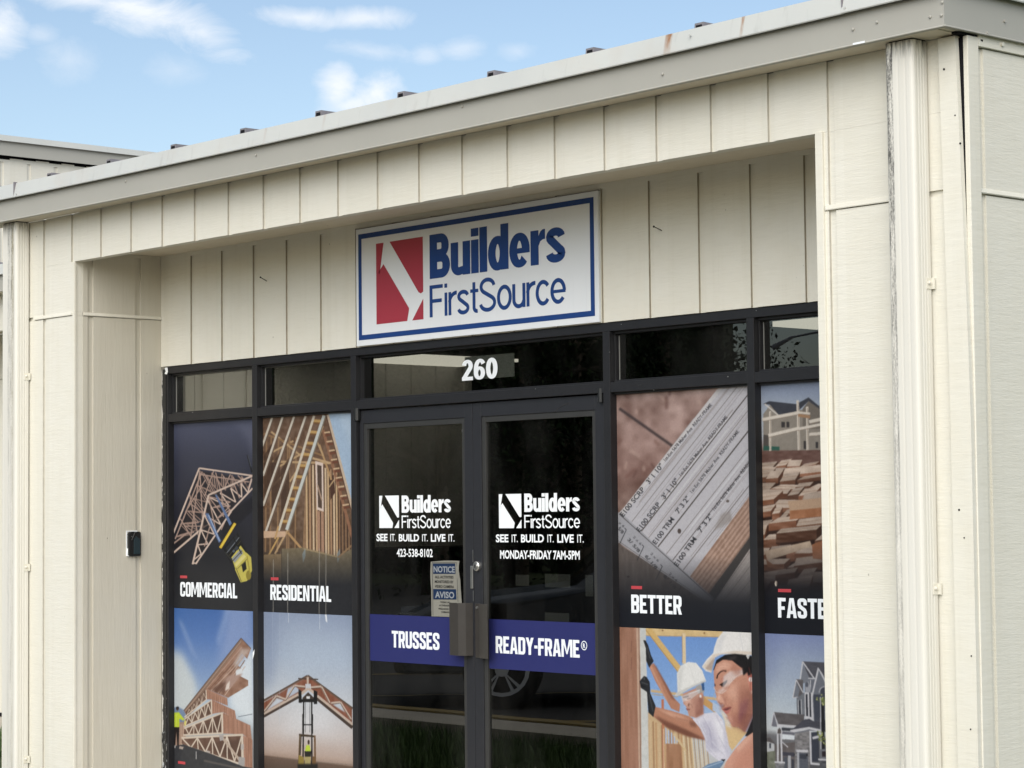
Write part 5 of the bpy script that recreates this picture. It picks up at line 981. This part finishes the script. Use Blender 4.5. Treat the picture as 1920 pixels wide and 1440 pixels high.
# ------------------------------------------------------------------ the sign
SY = .558
sg0 = on_y(667, 430, SY); sx0, sx1, sz0, sz1 = -9.315, -7.503, 2.4965, 3.1035
sign = empty('shop_sign', ((sx0+sx1)/2, SY, sz0), 'white framed sign reading Builders FirstSource in blue beside a red emblem', 'sign')
MB().box(sx0, sx1, SY, RD-.001, sz0, sz1).build('panel', M['sign_white'], sign, bevel=.002)
zs = zz(640, 340, 3.6923); z6 = zz(690, 400, 6.0); LS = SY-.0008
mb = MB(); b0, b1, c0, c1 = sx0+.021, sx1-.026, sz0+.030, sz1-.027; bw = .027
q = on_y(*zs(100, 1110), LS)
flat(mb, b0, b1, c0, c0+bw*.95, LS); flat(mb, b0, b1, c1-bw*.95, c1, LS); flat(mb, b0, b0+bw, c0+bw*.95, c1-bw*.95, LS); flat(mb, b1-bw, b1, c0+bw*.95, c1-bw*.95, LS)
mb.build('border', M['sign_blue'], sign)
e = MB(); a = on_y(*z6(96, 1250), LS); b = on_y(*z6(616, 262), LS); emblem(e, a[0], b[0], a[2], b[2], LS); e.build('emblem', M['sign_red'], sign)
t = MB(); put_px(t, 'h', 'Builders', zs(612, 677), zs(612, 372), zs(1550, 560), LS, gap=.03); put_px(t, 'l', 'FirstSource', zs(612, 943), zs(612, 722), zs(1553, 833), LS, gap=.05)
t.build('lettering', M['sign_blue'], sign)
mb = MB(); mb.box(sx0-.004, sx1+.002, SY+.002, RD-.0015, sz1+.0005, sz1+.004); mb.build('top_edge', M['galv'], sign)

# ------------------------------------------------------------------ the printed window films
GAIN = .64
PG = 'printed window films in the shop front'
ZR = (1.1045, 2.1705); ZR2 = (.102, 1.1035)
PX = [(-11.117, -10.283), (-10.235, -9.398), (-7.458, -6.617), (-6.572, -5.746)]
films = [
 ('COMMERCIAL', 0, ZR, ZA, art_commercial, 'dark film captioned COMMERCIAL with a pale roof truss and yellow forklift'),
 ('RESIDENTIAL', 1, ZR, ZA, art_residential, 'film captioned RESIDENTIAL with an unfinished timber gable'),
 ('BETTER', 2, ZR, ZC, art_better, 'film captioned BETTER with a close view of stamped lumber'),
 ('FASTER', 3, ZR, ZC, art_faster, 'film captioned FASTER, partly hidden by the cream wall, with stacked brown boards'),
 (None, 0, ZR2, ZB, art_stack, 'film of stacked floor trusses under a blue sky beside a worker in lime'),
 (None, 1, ZR2, ZB, art_lift, 'film of a forklift raising a peaked roof truss against a pale sky'),
 (None, 2, ZR2, ZD, art_workers, 'film of two workers in white hard hats beside a timber post'),
 (None, 3, ZR2, ZD, art_house, 'film of a grey gabled house under a pale blue sky'),
]
cap = {'COMMERCIAL': ((338, 1118.2), (338, 1091), (444.8, 1122.5), (338, 1079), (351, 1084.3)), 'RESIDENTIAL': ((506.9, 1124.6), (506.9, 1096), (621, 1129), (508, 1082.4), (522.3, 1088.2)),
       'BETTER': ((1183.8, 1149), (1183.8, 1114.7), (1278.5, 1152), (1183.8, 1098.4), (1204, 1104.8)), 'FASTER': ((1459, 1157.8), (1459, 1120.8), (1569.5, 1163), (1459, 1104), (1483.5, 1110.6))}
for word, col, (z0, z1), zoom, fn, label in films:
    x0, x1 = PX[col]
    root = empty('window_film', ((x0+x1)/2, YP, z0), label, 'window film', PG)
    A = Art(x0, x1, z0, z1, zoom); fn(A); A.im = blur(A.im, 1) if fn is not art_better else A.im
    A.mesh('picture', M['print'], root, GAIN)
    if word:
        pl, pc, pr, r0, r1 = cap[word]
        t = MB(); put_px(t, 'k', word, pl, pc, pr, YP-.0007, gap=.05); t.build('caption', M['grey_vinyl'], root)
        a, b = on_y(*r0, YP), on_y(*r1, YP)
    elif col == 0:
        a, b = on_y(334, 1426.7, YP), on_y(347.5, 1433.5, YP)
    else: continue
    mb = MB(); flat(mb, a[0], b[0], b[2], a[2], YP-.0006); mb.build('accent_bar', M['red_print'], root)

# ------------------------------------------------------------------ small things
z7 = zz(780, 1030, 10.283)
NY = LY-.003
nt_ = empty('notice_sheet', tuple(on_y(*z7(560, 1290), NY)), 'curling paper notice with blue NOTICE and AVISO headings on the glass door', 'notice')
def quad7(mb, pts, y, mi=0): mb.poly([tuple(on_y(*z7(*p), y)) for p in pts], mi)
mb = MB(); n = 12
def sheet(t, s):       # t down 0..1, s across 0..1 (zoom coordinates), with a curled right edge
    l = np.array([285, 240])*(1-t)+np.array([300, 1292])*t; l = l+np.array([-12*sin(pi*min(1, t*2))*(t < .5), 0])
    r = np.array([838, 222])*(1-t)+np.array([905, 1310])*t; r = r+np.array([-22*sin(pi*min(1, t*3.2))*(t < .32)-8*sin(pi*t), 0])
    return l*(1-s)+r*s
for i in range(n):
    for j in range(8):
        P4 = []
        for (u, w) in ((i, j), (i, j+1), (i+1, j+1), (i+1, j)):
            t_, s_ = u/n, w/8; p = sheet(t_, s_); y = NY-.008*max(0, s_-.88)/.12*(1-.5*t_)*abs(sin(3+5*t_))
            if i == 0 and u == 0: p = p+np.array([0, -26*sin(pi*min(1, s_*1.0))*.5])
            P4.append(tuple(on_y(*z7(*p), y)))
        mb.poly(P4)
mb.build('sheet', M['paper'], nt_)
NL = NY-.0012
for qd in ([(325, 272), (755, 272), (762, 472), (328, 472)], [(330, 765), (772, 770), (780, 968), (334, 965)]): mb = MB(); quad7(mb, qd, NL); mb.build('heading_panel', M['paper_blue'], nt_)
t = MB(); put_px(t, 'b', 'NOTICE', z7(338, 438), z7(338, 322), z7(748, 436), NL-.0004, off=.03); t.build('heading', M['paper_white'], nt_); t = MB(); put_px(t, 'b', 'AVISO', z7(368, 930), z7(368, 808), z7(738, 932), NL-.0004, off=.03); t.build('heading', M['paper_white'], nt_)
t = MB()
for s, x0, x1, yb, yc in (('ALL ACTIVITIES', 366, 722, 555, 505), ('MONITORED BY', 362, 722, 645, 594), ('VIDEO CAMERA', 362, 732, 737, 685), ('TODAS LAS', 468, 650, 1032, 1000), ('ACTIVIDADES SON', 445, 735, 1093, 1062), ('VIGILADAS POR', 428, 720, 1158, 1126), ('CAMARA', 486, 640, 1222, 1190)):
    put_px(t, 'b', s, z7(x0, yb), z7(x0, yc), z7(x1, yb), NL-.0004, off=.02)
for pts in ([(312, 248), (782, 252), (782, 258), (312, 254)], [(308, 254), (314, 254), (330, 1278), (324, 1278)], [(780, 256), (786, 256), (812, 1010), (806, 1010)]): quad7(t, pts, NL-.0002)
t.build('text', M['paper_ink'], nt_)

rx = OX0
rd = empty('card_reader', (rx, .38, 1.41), 'small black card reader on the shaded left cheek wall of the entrance', 'card reader')
z8 = zz(220, 970, 14.4)
mb = MB(); pr = [(.342, 1.412), (.352, 1.405), (.419, 1.405), (.424, 1.410), (.424, 1.538), (.418, 1.545), (.356, 1.545), (.342, 1.532)]
mb.prism(pr, 'x', rx, rx+.020); mb.build('body', M['rubber'], rd, bevel=.004)
MB().prism([(.375, 1.418), (.418, 1.416), (.418, 1.500), (.392, 1.520), (.375, 1.500)], 'x', rx+.0195, rx+.0225).build('lens', M['teal_dark'], rd, bevel=.002)
MB().tube([(rx+.0235, .360, 1.497), (rx+.0235, .383, 1.545)], .002, 6).build('ridge', M['stop'], rd); MB().box(rx+.0195, rx+.021, .358, .366, 1.516, 1.519).build('indicator', M['steel'], rd)
mb = MB(); mb.box(rx+.0005, rx+.004, .336, .343, 1.408, 1.548); mb.box(rx+.0005, rx+.0035, .336, .41, 1.545, 1.551); mb.prism([(.338, 1.406), (.354, 1.405), (.342, 1.45)], 'x', rx, rx+.012); mb.build('caulk', M['white_vinyl'], rd)
mb = MB(); mb.box(rx-.001, rx+.0006, .13, .40, 1.4028, 1.4036)
for (pa, pb), lab in (((((488.5, 520)), ((501, 527.5))), 'rusty nail sticking out of the recess wall left of the shop sign'), (((1226, 425), (1241.5, 432.5)), 'rusty nail sticking out of the recess wall right of the shop sign')):
    base = on_y(*pb, RD+.004)
    # the nail points out towards the street and slightly up
    tip = None
    for L in np.linspace(.02, .12, 60):
        p = on_y(*pa, RD-L)
        tip = p
        if L > .055: break
    o = MB().tube([base, tip], .0022, 8).tube([tip, tip+(tip-base)*.03], .0050, 10).build('nail', M['nail'])
    tag(o, lab, 'nail', 'nails in the recess wall')

# ------------------------------------------------------------------ buildings behind, on the left
wing = empty('low_wing', (-15.7, 2.0, 0), 'low cream wing set back past the stained left downpipe', 'building')
WY = 2.0
mb = MB(); wg = [-19.4+.3095*i for i in range(25)]
mb.prism(groove_prof(-19.7, -11.82, WY, wg), 'z', 3.07, 3.342); mb.build('header_wall', M['siding'], wing)
mb = MB(); mb.prism(groove_prof(-19.7, -11.82, WY+.575, wg), 'z', .06, 3.136); mb.build('recess_wall', M['siding'], wing)
mb = MB(); mb.box(-19.7, -11.82, WY+.56, WY+.575, 2.768, 2.786); mb.build('flashing', M['trim'], wing)
mb = MB(); mb.box(-19.7, -11.82, WY+.091, WY+.56, 3.137, 3.16); mb.box(-19.7, -11.82, WY-.13, WY, 3.343, 3.352); mb.build('soffit', M['soffit'], wing)
mb = MB(); mb.prism([(y+WY, z) for y, z in FP], 'x', -19.7, -11.82); mb.build('fascia', M['fascia'], wing)
mb = MB(); mb.prism([(y+WY, z) for y, z in LP], 'x', -19.7, -11.82); mb.build('drip_edge', M['lip'], wing)
rf = MB().box(-19.7, -11.82, WY-.13, 8, 3.50, 3.535).build('roof', M['galv'], wing)
for i in range(12):
    x = -19.5+.6385*i; MB().prism([(x-.045, 3.535), (x-.022, 3.600), (x+.022, 3.600), (x+.045, 3.535)], 'y', WY-.03, 8).build('roof_rib', M['galv'], rf)
MB().box(-19.7, -11.82, WY+.56, WY+.62, .0, .06).build('base_gap', M['black'], wing)
MB().box(-19.7, -11.82, WY-.12, WY+.56, -.1, .03).build('concrete_step', M['conc'], wing)
groove_shade2 = lambda p, q: 1 if abs(q[1]-p[1]) < .0015 and 0 < p[0]-q[0] < .02 else 0  # same choice of shade-painted flank for the hall's grooves
hall = empty('tall_hall', (-23, 6, 0), 'taller cream hall with a grey eave rising behind the low roof on the left', 'building')
HX = -20.0
mb = MB(); p = [(HX, -2.0)]
for i in range(52):
    g = -1.93+.302*i; p += [(HX, g), (HX-.012, g+.001), (HX-.012, g+.04), (HX, g+.041)]
p += [(HX, 14), (HX-.1, 14), (HX-.1, -2)]
mb.prism(p, 'z', 0, 5.15, groove_shade2)
r = np.random.RandomState(2)
for i in range(110): y0 = -2+i*.145; mb.box(HX-.011, HX+.0005, y0, y0+.1449, 5.15, 5.195-abs(r.normal(0, .014)))
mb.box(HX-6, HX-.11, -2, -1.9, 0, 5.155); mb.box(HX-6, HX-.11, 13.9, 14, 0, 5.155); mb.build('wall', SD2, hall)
mb = MB(); mb.prism([(HX+.045, 5.215), (HX+.06, 5.205), (HX+.05, 5.36), (HX+.03, 5.36)], 'y', -2.2, 14.2); mb.build('fascia', M['fascia'], hall)
mb = MB(); mb.prism([(HX+.06, 5.352), (HX+.085, 5.345), (HX+.07, 5.405), (HX-6, 5.43), (HX-6, 5.36)], 'y', -2.25, 14.25); mb.build('roof', M['lip'], hall)
MB().box(HX-.1, HX-.02, -2, 14, 5.10, 5.34).build('eave_gap', M['black'], hall)
# ------------------------------------------------------------------ ground
def ground_material(name, a, b_, scale, bmp=.4, rough=.9):
    m, nt, b = newmat(name); v = coords(nt)
    c = mixc(nt, ramp(nt, noise(nt, v, scale, 6, .65), .3, .7), a, b_); c = mixc(nt, ramp(nt, noise(nt, v, scale*.07, 3), .35, .7, 0, .35), c, tuple(x*.75 for x in a))
    nt.links.new(c, b.inputs['Base Color']); setin(b, Roughness=rough); b.inputs['Specular IOR Level'].default_value = .25
    nt.links.new(bump(nt, noise(nt, v, scale*3, 4), bmp, .01), b.inputs['Normal']); return m
M['asphalt'] = ground_material('asphalt', (.05, .049, .047), (.075, .072, .068), 22)
M['walk'] = ground_material('concrete_walk', (.42, .38, .31), (.50, .455, .38), 5, .25)
M['soil'] = ground_material('grassy_soil', (.030, .045, .014), (.055, .075, .024), 9, .8)
M['yellow'] = ground_material('worn_yellow_paint', (.34, .235, .07), (.26, .21, .11), 12, .2, .6)
def sheet_box(name, x0, x1, y0, y1, z0, z1, mat):
    return tag(MB().box(x0, x1, y0, y1, z0, z1).build(name, mat), kind='structure')
tag(MB().box(-400, 400, -400, 400, -.6, -.16).build('ground', M['soil']), kind='structure')
sheet_box('lawn', -60, 14, -2.85, WY+.4, -.3, -.02, M['soil'])
sheet_box('walkway', -60, 14, -3.36, -2.852, -.3, .10, M['walk'])
sheet_box('kerb', -60, 14, -3.50, -3.361, -.3, .115, M['yellow'])
sheet_box('parking_lot', -90, 40, -26, -3.501, -.3, .0, M['asphalt'])
sheet_box('entrance_slab', -11.1, -5.78, -1.9, .70, -.25, .02, M['conc'])
def stripe(name, p, q, w):
    p, q = Vector(p), Vector(q); d = (q-p).normalized(); n = Vector((-d.y, d.x, 0))*w/2; mb = MB(); mb.poly([p+n, q+n, q-n, p-n]); return tag(mb.build(name, M['yellow']), kind='structure')
for i in range(7):
    x = -24+i*3.6; stripe('stall_line', (x, -4.2, .005), (x+3.6, -8.6, .005), .11)
M['blade'] = plain('grass_blades', (.065, .115, .03), .6, 0, .3, .45, 7)
r = np.random.RandomState(1); vs, fs = [], []
def blades(n, x0, x1, y0, y1, z):
    for i in range(n):
        x, y = r.uniform(x0, x1), r.uniform(y0, y1); h_ = r.uniform(.05, .15); a = r.uniform(0, pi); w = r.uniform(.004, .009); l = r.normal(0, .035, 2)
        k = len(vs); vs.extend([(x-w*cos(a), y-w*sin(a), z), (x+w*cos(a), y+w*sin(a), z), (x+l[0], y+l[1], z+h_)]); fs.append((k, k+1, k+2))
blades(26000, -17, -8.5, -2.9, -1.2, -.02); blades(5000, -17.5, -14.2, .3, 1.9, -.02); blades(3000, -11, -6, -2.8, -1.9, -.02)
me = bpy.data.meshes.new('grass'); me.from_pydata(vs, [], fs); me.materials.append(M['blade']); o = bpy.data.objects.new('grass', me); C.objects.link(o); tag(o, 'green mown grass along the foot of the buildings', 'grass', kind='stuff')

# ------------------------------------------------------------------ what the glass reflects: a parked car, trees and a lamp post across the lot
M['car'] = plain('dark_grey_car_paint', (.11, .115, .12), .22, .3, .6, .05); M['car_glass'] = plain('car_window', (.015, .017, .02), .05, 0, .8, .02); M['tyre'] = plain('tyre_rubber', (.015, .015, .015), .8, 0, .2); M['alloy'] = plain('alloy_wheel', (.85, .85, .86), .35, .15, .5, .05); M['head'] = plain('headlamp_lens', (.45, .46, .47), .15, .3, .7)
wc = Vector((-14.41, -4.79, 0)); hd = Vector((-.66, .75, 0)).normalized(); sd = Vector((hd.y, -hd.x, 0))       # wheel seen in the door, heading, side towards the building's right
ang = atan2(hd.y, hd.x)
car = empty('parked_car', (0, 0, 0), 'dark grey estate car parked with its nose to the yellow kerb', 'car')
W2 = .90
org = wc-hd*1.35+sd*(-W2+.02)
org = wc - hd*1.35 - Vector((-hd.y, hd.x, 0))*0 
# the wheel in view is on the car's right-hand flank (towards +x); the car's centre line lies behind it
rt = Vector((hd.y, -hd.x, 0)); org = wc-hd*1.35-rt*(W2-.10)
car.location = org
def cp(u, s, z): p = hd*u+rt*s; return (org.x+p.x, org.y+p.y, z)
side = [(2.25, .30), (2.30, .55), (2.22, .74), (1.95, .86), (1.05, .98), (.72, 1.02), (.05, 1.50), (-.3, 1.58), (-1.5, 1.60), (-2.15, 1.48), (-2.42, 1.05), (-2.45, .45), (-2.35, .30)]
mb = MB(); cols = []
for s, inset in ((-W2, .10), (-W2+.10, .0), (0, -.03), (W2-.10, .0), (W2, .10)):
    cols.append([len(mb.v)+i for i in range(len(side))])
    for u, z in side:
        k = max(0, (z-.98)/.6); ss = s*(1-.20*k); mb.v.append(cp(u-(inset*.8 if u > 0 else -inset*.8), ss, z-inset*.25 if z > .5 else z))
for a, b in zip(cols[:-1], cols[1:]):
    for i in range(len(side)): j = (i+1) % len(side); mb.f.append((a[i], a[j], b[j], b[i])); mb.m.append(0)
mb.f.append(tuple(cols[0])); mb.m.append(0); mb.f.append(tuple(cols[-1])[::-1]); mb.m.append(0)
mb.build('body', M['car'], car, smooth=False, bevel=.03)
for sgn in (-1, 1):
    g = MB(); yy = lambda z: sgn*(W2*(1-.20*max(0, (z-.98)/.6))+.006)
    for poly in ([(.55, 1.03), (.02, 1.44), (-.45, 1.50), (-.45, 1.03)], [(-.52, 1.03), (-.52, 1.50), (-1.35, 1.50), (-1.35, 1.03)], [(-1.42, 1.03), (-1.42, 1.50), (-1.95, 1.42), (-2.1, 1.08)]): g.poly([cp(u, yy(z), z) for u, z in poly])
    g.build('side_window', M['car_glass'], car, recalc=False)
    MB().tube([cp(.45, sgn*.90, 1.04), cp(.42, sgn*1.02, 1.10), cp(.40, sgn*1.06, 1.14)], [.05, .09, .05], 10).build('mirror', M['car'], car, smooth=True)
    MB().prism([(0, 0)]*0 or [(a[0], a[1]) for a in [cp(2.21, sgn*.80, 0)[:2], cp(2.26, sgn*.52, 0)[:2], cp(2.05, sgn*.55, 0)[:2], cp(1.85, sgn*.86, 0)[:2]]], 'z', .68, .80).build('headlight', M['head'], car)
    for u in (1.35, -1.40):
        c0 = Vector(cp(u, sgn*(W2-.16), .33)); c1 = Vector(cp(u, sgn*(W2+.015), .33)); ax = (c1-c0).normalized()
        w = empty('wheel', (0, 0, 0)); w.parent = car; w.location = c1-car.location
        MB().tube([c0, c0+ax*.02, c1-ax*.02, c1], [.30, .335, .335, .30], 28).build('tyre', M['tyre'], w, smooth=True)
        rm = MB().tube([c1-ax*.03, c1+ax*.004], [.225, .225], 28, cap=False)
        ua = hd; va = Vector((0, 0, 1))
        for k in range(20):
            a0, a1 = 2*pi*k/20, 2*pi*(k+1)/20
            f = lambda a, q: c1+ax*.006+ua*(cos(a)*q)+va*(sin(a)*q)
            rm.poly([f(a0, .225), f(a1, .225), f(a1, .195), f(a0, .195)])
        for k in range(5):
            for dd in (-.16, .16):
                a = 2*pi*k/5+pi/2; rm.poly([f(a+dd-.07, .20), f(a+dd+.07, .20), f(a+dd*.5+.12, .05), f(a+dd*.5-.12, .05)])
        rm.poly([f(2*pi*k/12, .06)+ax*.004 for k in range(12)])
        rm.build('rim', M['alloy'], w, recalc=False)
ws = MB(); ws.poly([cp(.78, -.70, 1.03), cp(.78, .70, 1.03), cp(.16, .60, 1.46), cp(.16, -.60, 1.46)]); 
ws.v = [(x+hd.x*.035, y+hd.y*.035, z+.03) for x, y, z in ws.v]; ws.build('windscreen', M['car_glass'], car, recalc=False)
MB().box(0, 0, 0, 0, 0, 0) if False else None

M['bark'] = plain('bark', (.075, .058, .042), .9, 0, .2, .3, 6); 
leaf = []
for i, c in enumerate(((.013, .026, .009), (.019, .034, .011), (.010, .020, .009))): leaf.append(plain('leaves_%s' % ('dark', 'fresh', 'blue')[i], c, .85, 0, .08, .4, 3))
def tree(loc, h_, rad, seed, label, conifer=False):
    r = np.random.RandomState(seed); t = empty('tree', loc, label, 'tree', 'trees across the car park')
    b = MB(); base = Vector(loc); top = base+Vector((r.normal(0, .3), r.normal(0, .3), h_*.8))
    b.tube([base-Vector((0, 0, .2)), base.lerp(top, .3), base.lerp(top, .65), top], [.03*h_, .023*h_, .014*h_, .004*h_], 8)
    lobes = []
    for i in range(24):
        t0 = r.uniform(.04, .95); s = base.lerp(top, t0); a = r.uniform(0, 2*pi); ln = rad*(1.0-t0*.6)*r.uniform(.45, 1.0)
        e = s+Vector((cos(a)*ln, sin(a)*ln, ln*r.uniform(.1, .7))); b.tube([s, s.lerp(e, .5)+Vector((0, 0, .1)), e], [.012*h_, .007*h_, .003*h_], 6); lobes.append((e, rad*r.uniform(.30, .48)))
    lobes.append((top, rad*.4)); b.build('trunk', M['bark'], t, smooth=True)
    c = MB()
    for e, q in lobes:
        for i in range(520):
            d = Vector(r.normal(0, 1, 3)); d.normalize(); p = e+d*q*(r.uniform(.35, 1.0)**.6)*Vector((1, 1, .8)).length/1.6
            s = r.uniform(.04, .10); u = Vector(r.normal(0, 1, 3)).normalized(); w = u.cross(Vector(r.normal(0, 1, 3))).normalized()
            c.poly([p-u*s, p+w*s*.5, p+u*s, p-w*s*.5], int(r.randint(3)))
    c.build('crown', leaf, t, recalc=False); return t
TL = ('broad dark tree nearest the kerb at the left of the lot', 'tall dense tree straight across from the doors', 'round crowned tree at the back of the lot', 'slimmer tree standing beside the lamp post', 'tallest tree of the far row', 'wide low tree at the far left corner', 'dense tree half hidden behind the tallest one', 'leaning tree between two taller ones', 'bushy tree closing the row on the left')
for i, (x, y, h_, rd_) in enumerate(((-36, -22, 10, 5), (-38, -26, 11, 5), (-40, -29.5, 11, 5), (-42.5, -35.2, 11, 4.6), (-49, -30, 14, 6), (-45, -20, 12, 6), (-50, -36, 14, 6), (-42, -24, 12, 5.5), (-42, -14, 11, 6))):
    tree((x, y, -.16), h_, rd_, 20+i, TL[i])
M['wood'] = ground_material('far_foliage', (.008, .016, .006), (.020, .034, .012), 1.4, 1.0)
mb = MB(); na, nh = 90, 16; r = np.random.RandomState(6)
for i in range(na+1):
    an = radians(22+25.0*i/na); ht = 12.5+2.6*sin(i*.37)+1.6*sin(i*1.13+1)+r.normal(0, .5)
    for j in range(nh+1):
        t_ = j/nh; q_ = 61+t_*t_*5+r.normal(0, .35)-1.2*sin(i*.9+j*.8); mb.v.append((-6.4-cos(an)*q_, .6-sin(an)*q_, -.2+ht*t_+r.normal(0, .12)))
for i in range(na):
    for j in range(nh): k = i*(nh+1)+j; mb.f.append((k, k+nh+1, k+nh+2, k+1)); mb.m.append(0)
for i in range(na+1): v_ = mb.v[i*(nh+1)+nh]; mb.v.append((v_[0]*1.12, v_[1]*1.12, -.2))
for i in range(na): k = i*(nh+1)+nh; q = (na+1)*(nh+1)+i; mb.f.append((k, k+nh+1, q+1, q)); mb.m.append(0)
tag(mb.build('woodland', M['wood'], smooth=False, recalc=False), 'dark wood closing the far side of the car park', 'woodland', kind='stuff')
lp = empty('lamp_post', (-29.3, -27.2, -.16), 'tall grey lamp post with two curved arms across the car park', 'lamp post')
MB().tube([(-29.3, -27.2, -.16), (-29.3, -27.2, 5.4)], [.09, .06], 10).build('pole', M['galv'], lp)
for z, l in ((5.15, 1.2), (4.25, 1.5)):
    d = Vector((-.74, .67, 0)); b0 = Vector((-29.3, -27.2, z-.35)); MB().tube([b0, b0+d*.2*l+Vector((0, 0, .25)), b0+d*.55*l+Vector((0, 0, .38)), b0+d*l+Vector((0, 0, .30))], .022, 8).build('arm', M['galv'], lp)
    MB().tube([b0+d*l*.95+Vector((0, 0, .31)), b0+d*(l+.35)+Vector((0, 0, .10))], [.03, .055], 8).build('lamp_head', M['galv'], lp)

# ------------------------------------------------------------------ light, sky, camera
SUN_EL, SUN_AZ = radians(37), radians(146)      # azimuth measured from +y towards +x
sdir = Vector((sin(SUN_AZ)*cos(SUN_EL), cos(SUN_AZ)*cos(SUN_EL), sin(SUN_EL)))
sun = bpy.data.lights.new('sun', 'SUN'); sun.energy = 1.38; sun.angle = radians(65); sun.color = (1, .965, .90)
so = bpy.data.objects.new('sun', sun); C.objects.link(so); so.rotation_euler = (-sdir).to_track_quat('-Z', 'Y').to_euler()
world = bpy.data.worlds.new('World'); scene.world = world; world.use_nodes = True; nt = world.node_tree; bg = nt.nodes['Background']
sky = N(nt, 'ShaderNodeTexSky'); sky.sky_type = 'NISHITA'; sky.sun_disc = False; sky.sun_elevation = SUN_EL; sky.sun_rotation = SUN_AZ
sky.altitude = 300; sky.air_density = 1.0; sky.dust_density = 1.2; sky.ozone_density = 1.5
tc = N(nt, 'ShaderNodeTexCoord'); gen = tc.outputs['Generated']
def vmath(op, a, b):
    n = N(nt, 'ShaderNodeVectorMath', operation=op)
    for i, q in enumerate((a, b)):
        if isinstance(q, (tuple, list)): n.inputs[i].default_value = q
        else: nt.links.new(q, n.inputs[i])
    return n
cl = None
nz = N(nt, 'ShaderNodeTexNoise'); mp = N(nt, 'ShaderNodeMapping'); nt.links.new(gen, mp.inputs[0]); mp.inputs['Scale'].default_value = (26, 26, 48); nt.links.new(mp.outputs[0], nz.inputs['Vector']); setin(nz, Scale=1.0, Detail=9.0, Roughness=.66, Distortion=.7)
nf = nz.outputs['Fac']
# separate clouds, each a soft direction-space lens broken up by noise: centre pixel, half width, half height, tilt, strength
for px, py, w, h_, tilt, amt in ((270, 22, 130, 38, .22, 1.0), (380, 66, 90, 38, .3, 1.0), (160, -4, 90, 24, .1, .85), (-5, 55, 46, 48, 0, 1.0), (560, 33, 76, 17, .05, .8), (690, 34, 70, 18, -.05, .8), (635, 165, 40, 50, 0, 1.0), (705, 172, 54, 38, -.5, 1.0), (660, 195, 60, 22, -.2, .9), (690, 95, 75, 17, .12, .5), (800, 105, 28, 17, 0, .42), (865, 92, 40, 18, -.1, .45), (970, 95, 35, 16, 0, .32), (130, 115, 50, 36, 0, .36), (330, 130, 50, 30, .2, .28), (75, 65, 30, 16, 0, .35), (560, 5, 500, 500, 0, 0)):
    if amt == 0: continue
    d = ray(px, py); d = d/np.linalg.norm(d)
    e1 = RI*cos(tilt)-UP*sin(tilt); e2 = UP*cos(tilt)+RI*sin(tilt)
    df = vmath('SUBTRACT', gen, tuple(d))
    a = vmath('DOT_PRODUCT', df.outputs[0], tuple(e1/(w/FPX))); b = vmath('DOT_PRODUCT', df.outputs[0], tuple(e2/(h_/FPX)))
    r2 = math(nt, 'ADD', math(nt, 'POWER', math(nt, 'ABSOLUTE', a.outputs['Value']), 2.0), math(nt, 'POWER', math(nt, 'ABSOLUTE', b.outputs['Value']), 2.0))
    ff = math(nt, 'ADD', math(nt, 'SUBTRACT', 1.0, math(nt, 'SQRT', r2)), math(nt, 'MULTIPLY', math(nt, 'SUBTRACT', nf, .5), 2.4))
    f = math(nt, 'MULTIPLY', math(nt, 'POWER', ramp(nt, ff, -.22, .95), 1.1), amt*.92)
    fn_ = vmath('DOT_PRODUCT', gen, tuple(d)); f = math(nt, 'MULTIPLY', f, ramp(nt, fn_.outputs['Value'], .5, .6))
    cl = f if cl is None else math(nt, 'MAXIMUM', cl, f)
# a thin broken cloud layer over the rest of the sky
n2 = N(nt, 'ShaderNodeTexNoise'); nt.links.new(gen, n2.inputs['Vector']); setin(n2, Scale=3.0, Detail=6.0, Roughness=.6)
upz = N(nt, 'ShaderNodeSeparateXYZ'); nt.links.new(gen, upz.inputs[0])
thin = math(nt, 'MULTIPLY', ramp(nt, n2.outputs['Fac'], .40, .70, 0, .75), ramp(nt, upz.outputs[2], .30, .5))
skc = N(nt, 'ShaderNodeMix', data_type='RGBA', blend_type='MULTIPLY'); skc.inputs[0].default_value = 1; nt.links.new(sky.outputs[0], skc.inputs[6]); skc.inputs[7].default_value = (1.0, .935, .875, 1)
base = mixc(nt, thin, skc.outputs[2], (11, 11.3, 11.6))
nt.links.new(mixc(nt, cl, base, (5.9, 6.15, 6.5)), bg.inputs['Color']); bg.inputs['Strength'].default_value = .0655

cam = bpy.data.cameras.new('camera'); cam.sensor_width = 36; cam.sensor_fit = 'HORIZONTAL'; cam.lens = 36*FPX/1920; cam.clip_end = 1500; cam.clip_start = .05
co = bpy.data.objects.new('camera', cam); C.objects.link(co); co.location = tuple(CAM)
from mathutils import Matrix
co.rotation_euler = Matrix([[RI[0], UP[0], -fw[0]], [RI[1], UP[1], -fw[1]], [RI[2], UP[2], -fw[2]]]).to_euler()
scene.camera = co
vs_ = scene.view_settings; vs_.view_transform = 'Standard'; vs_.look = 'None'; vs_.gamma = 1; vs_.use_curve_mapping = False; vs_.exposure = 1.33
scene.cycles.max_bounces = 10; scene.cycles.diffuse_bounces = 5; scene.cycles.transparent_max_bounces = 12; scene.cycles.use_denoising = True
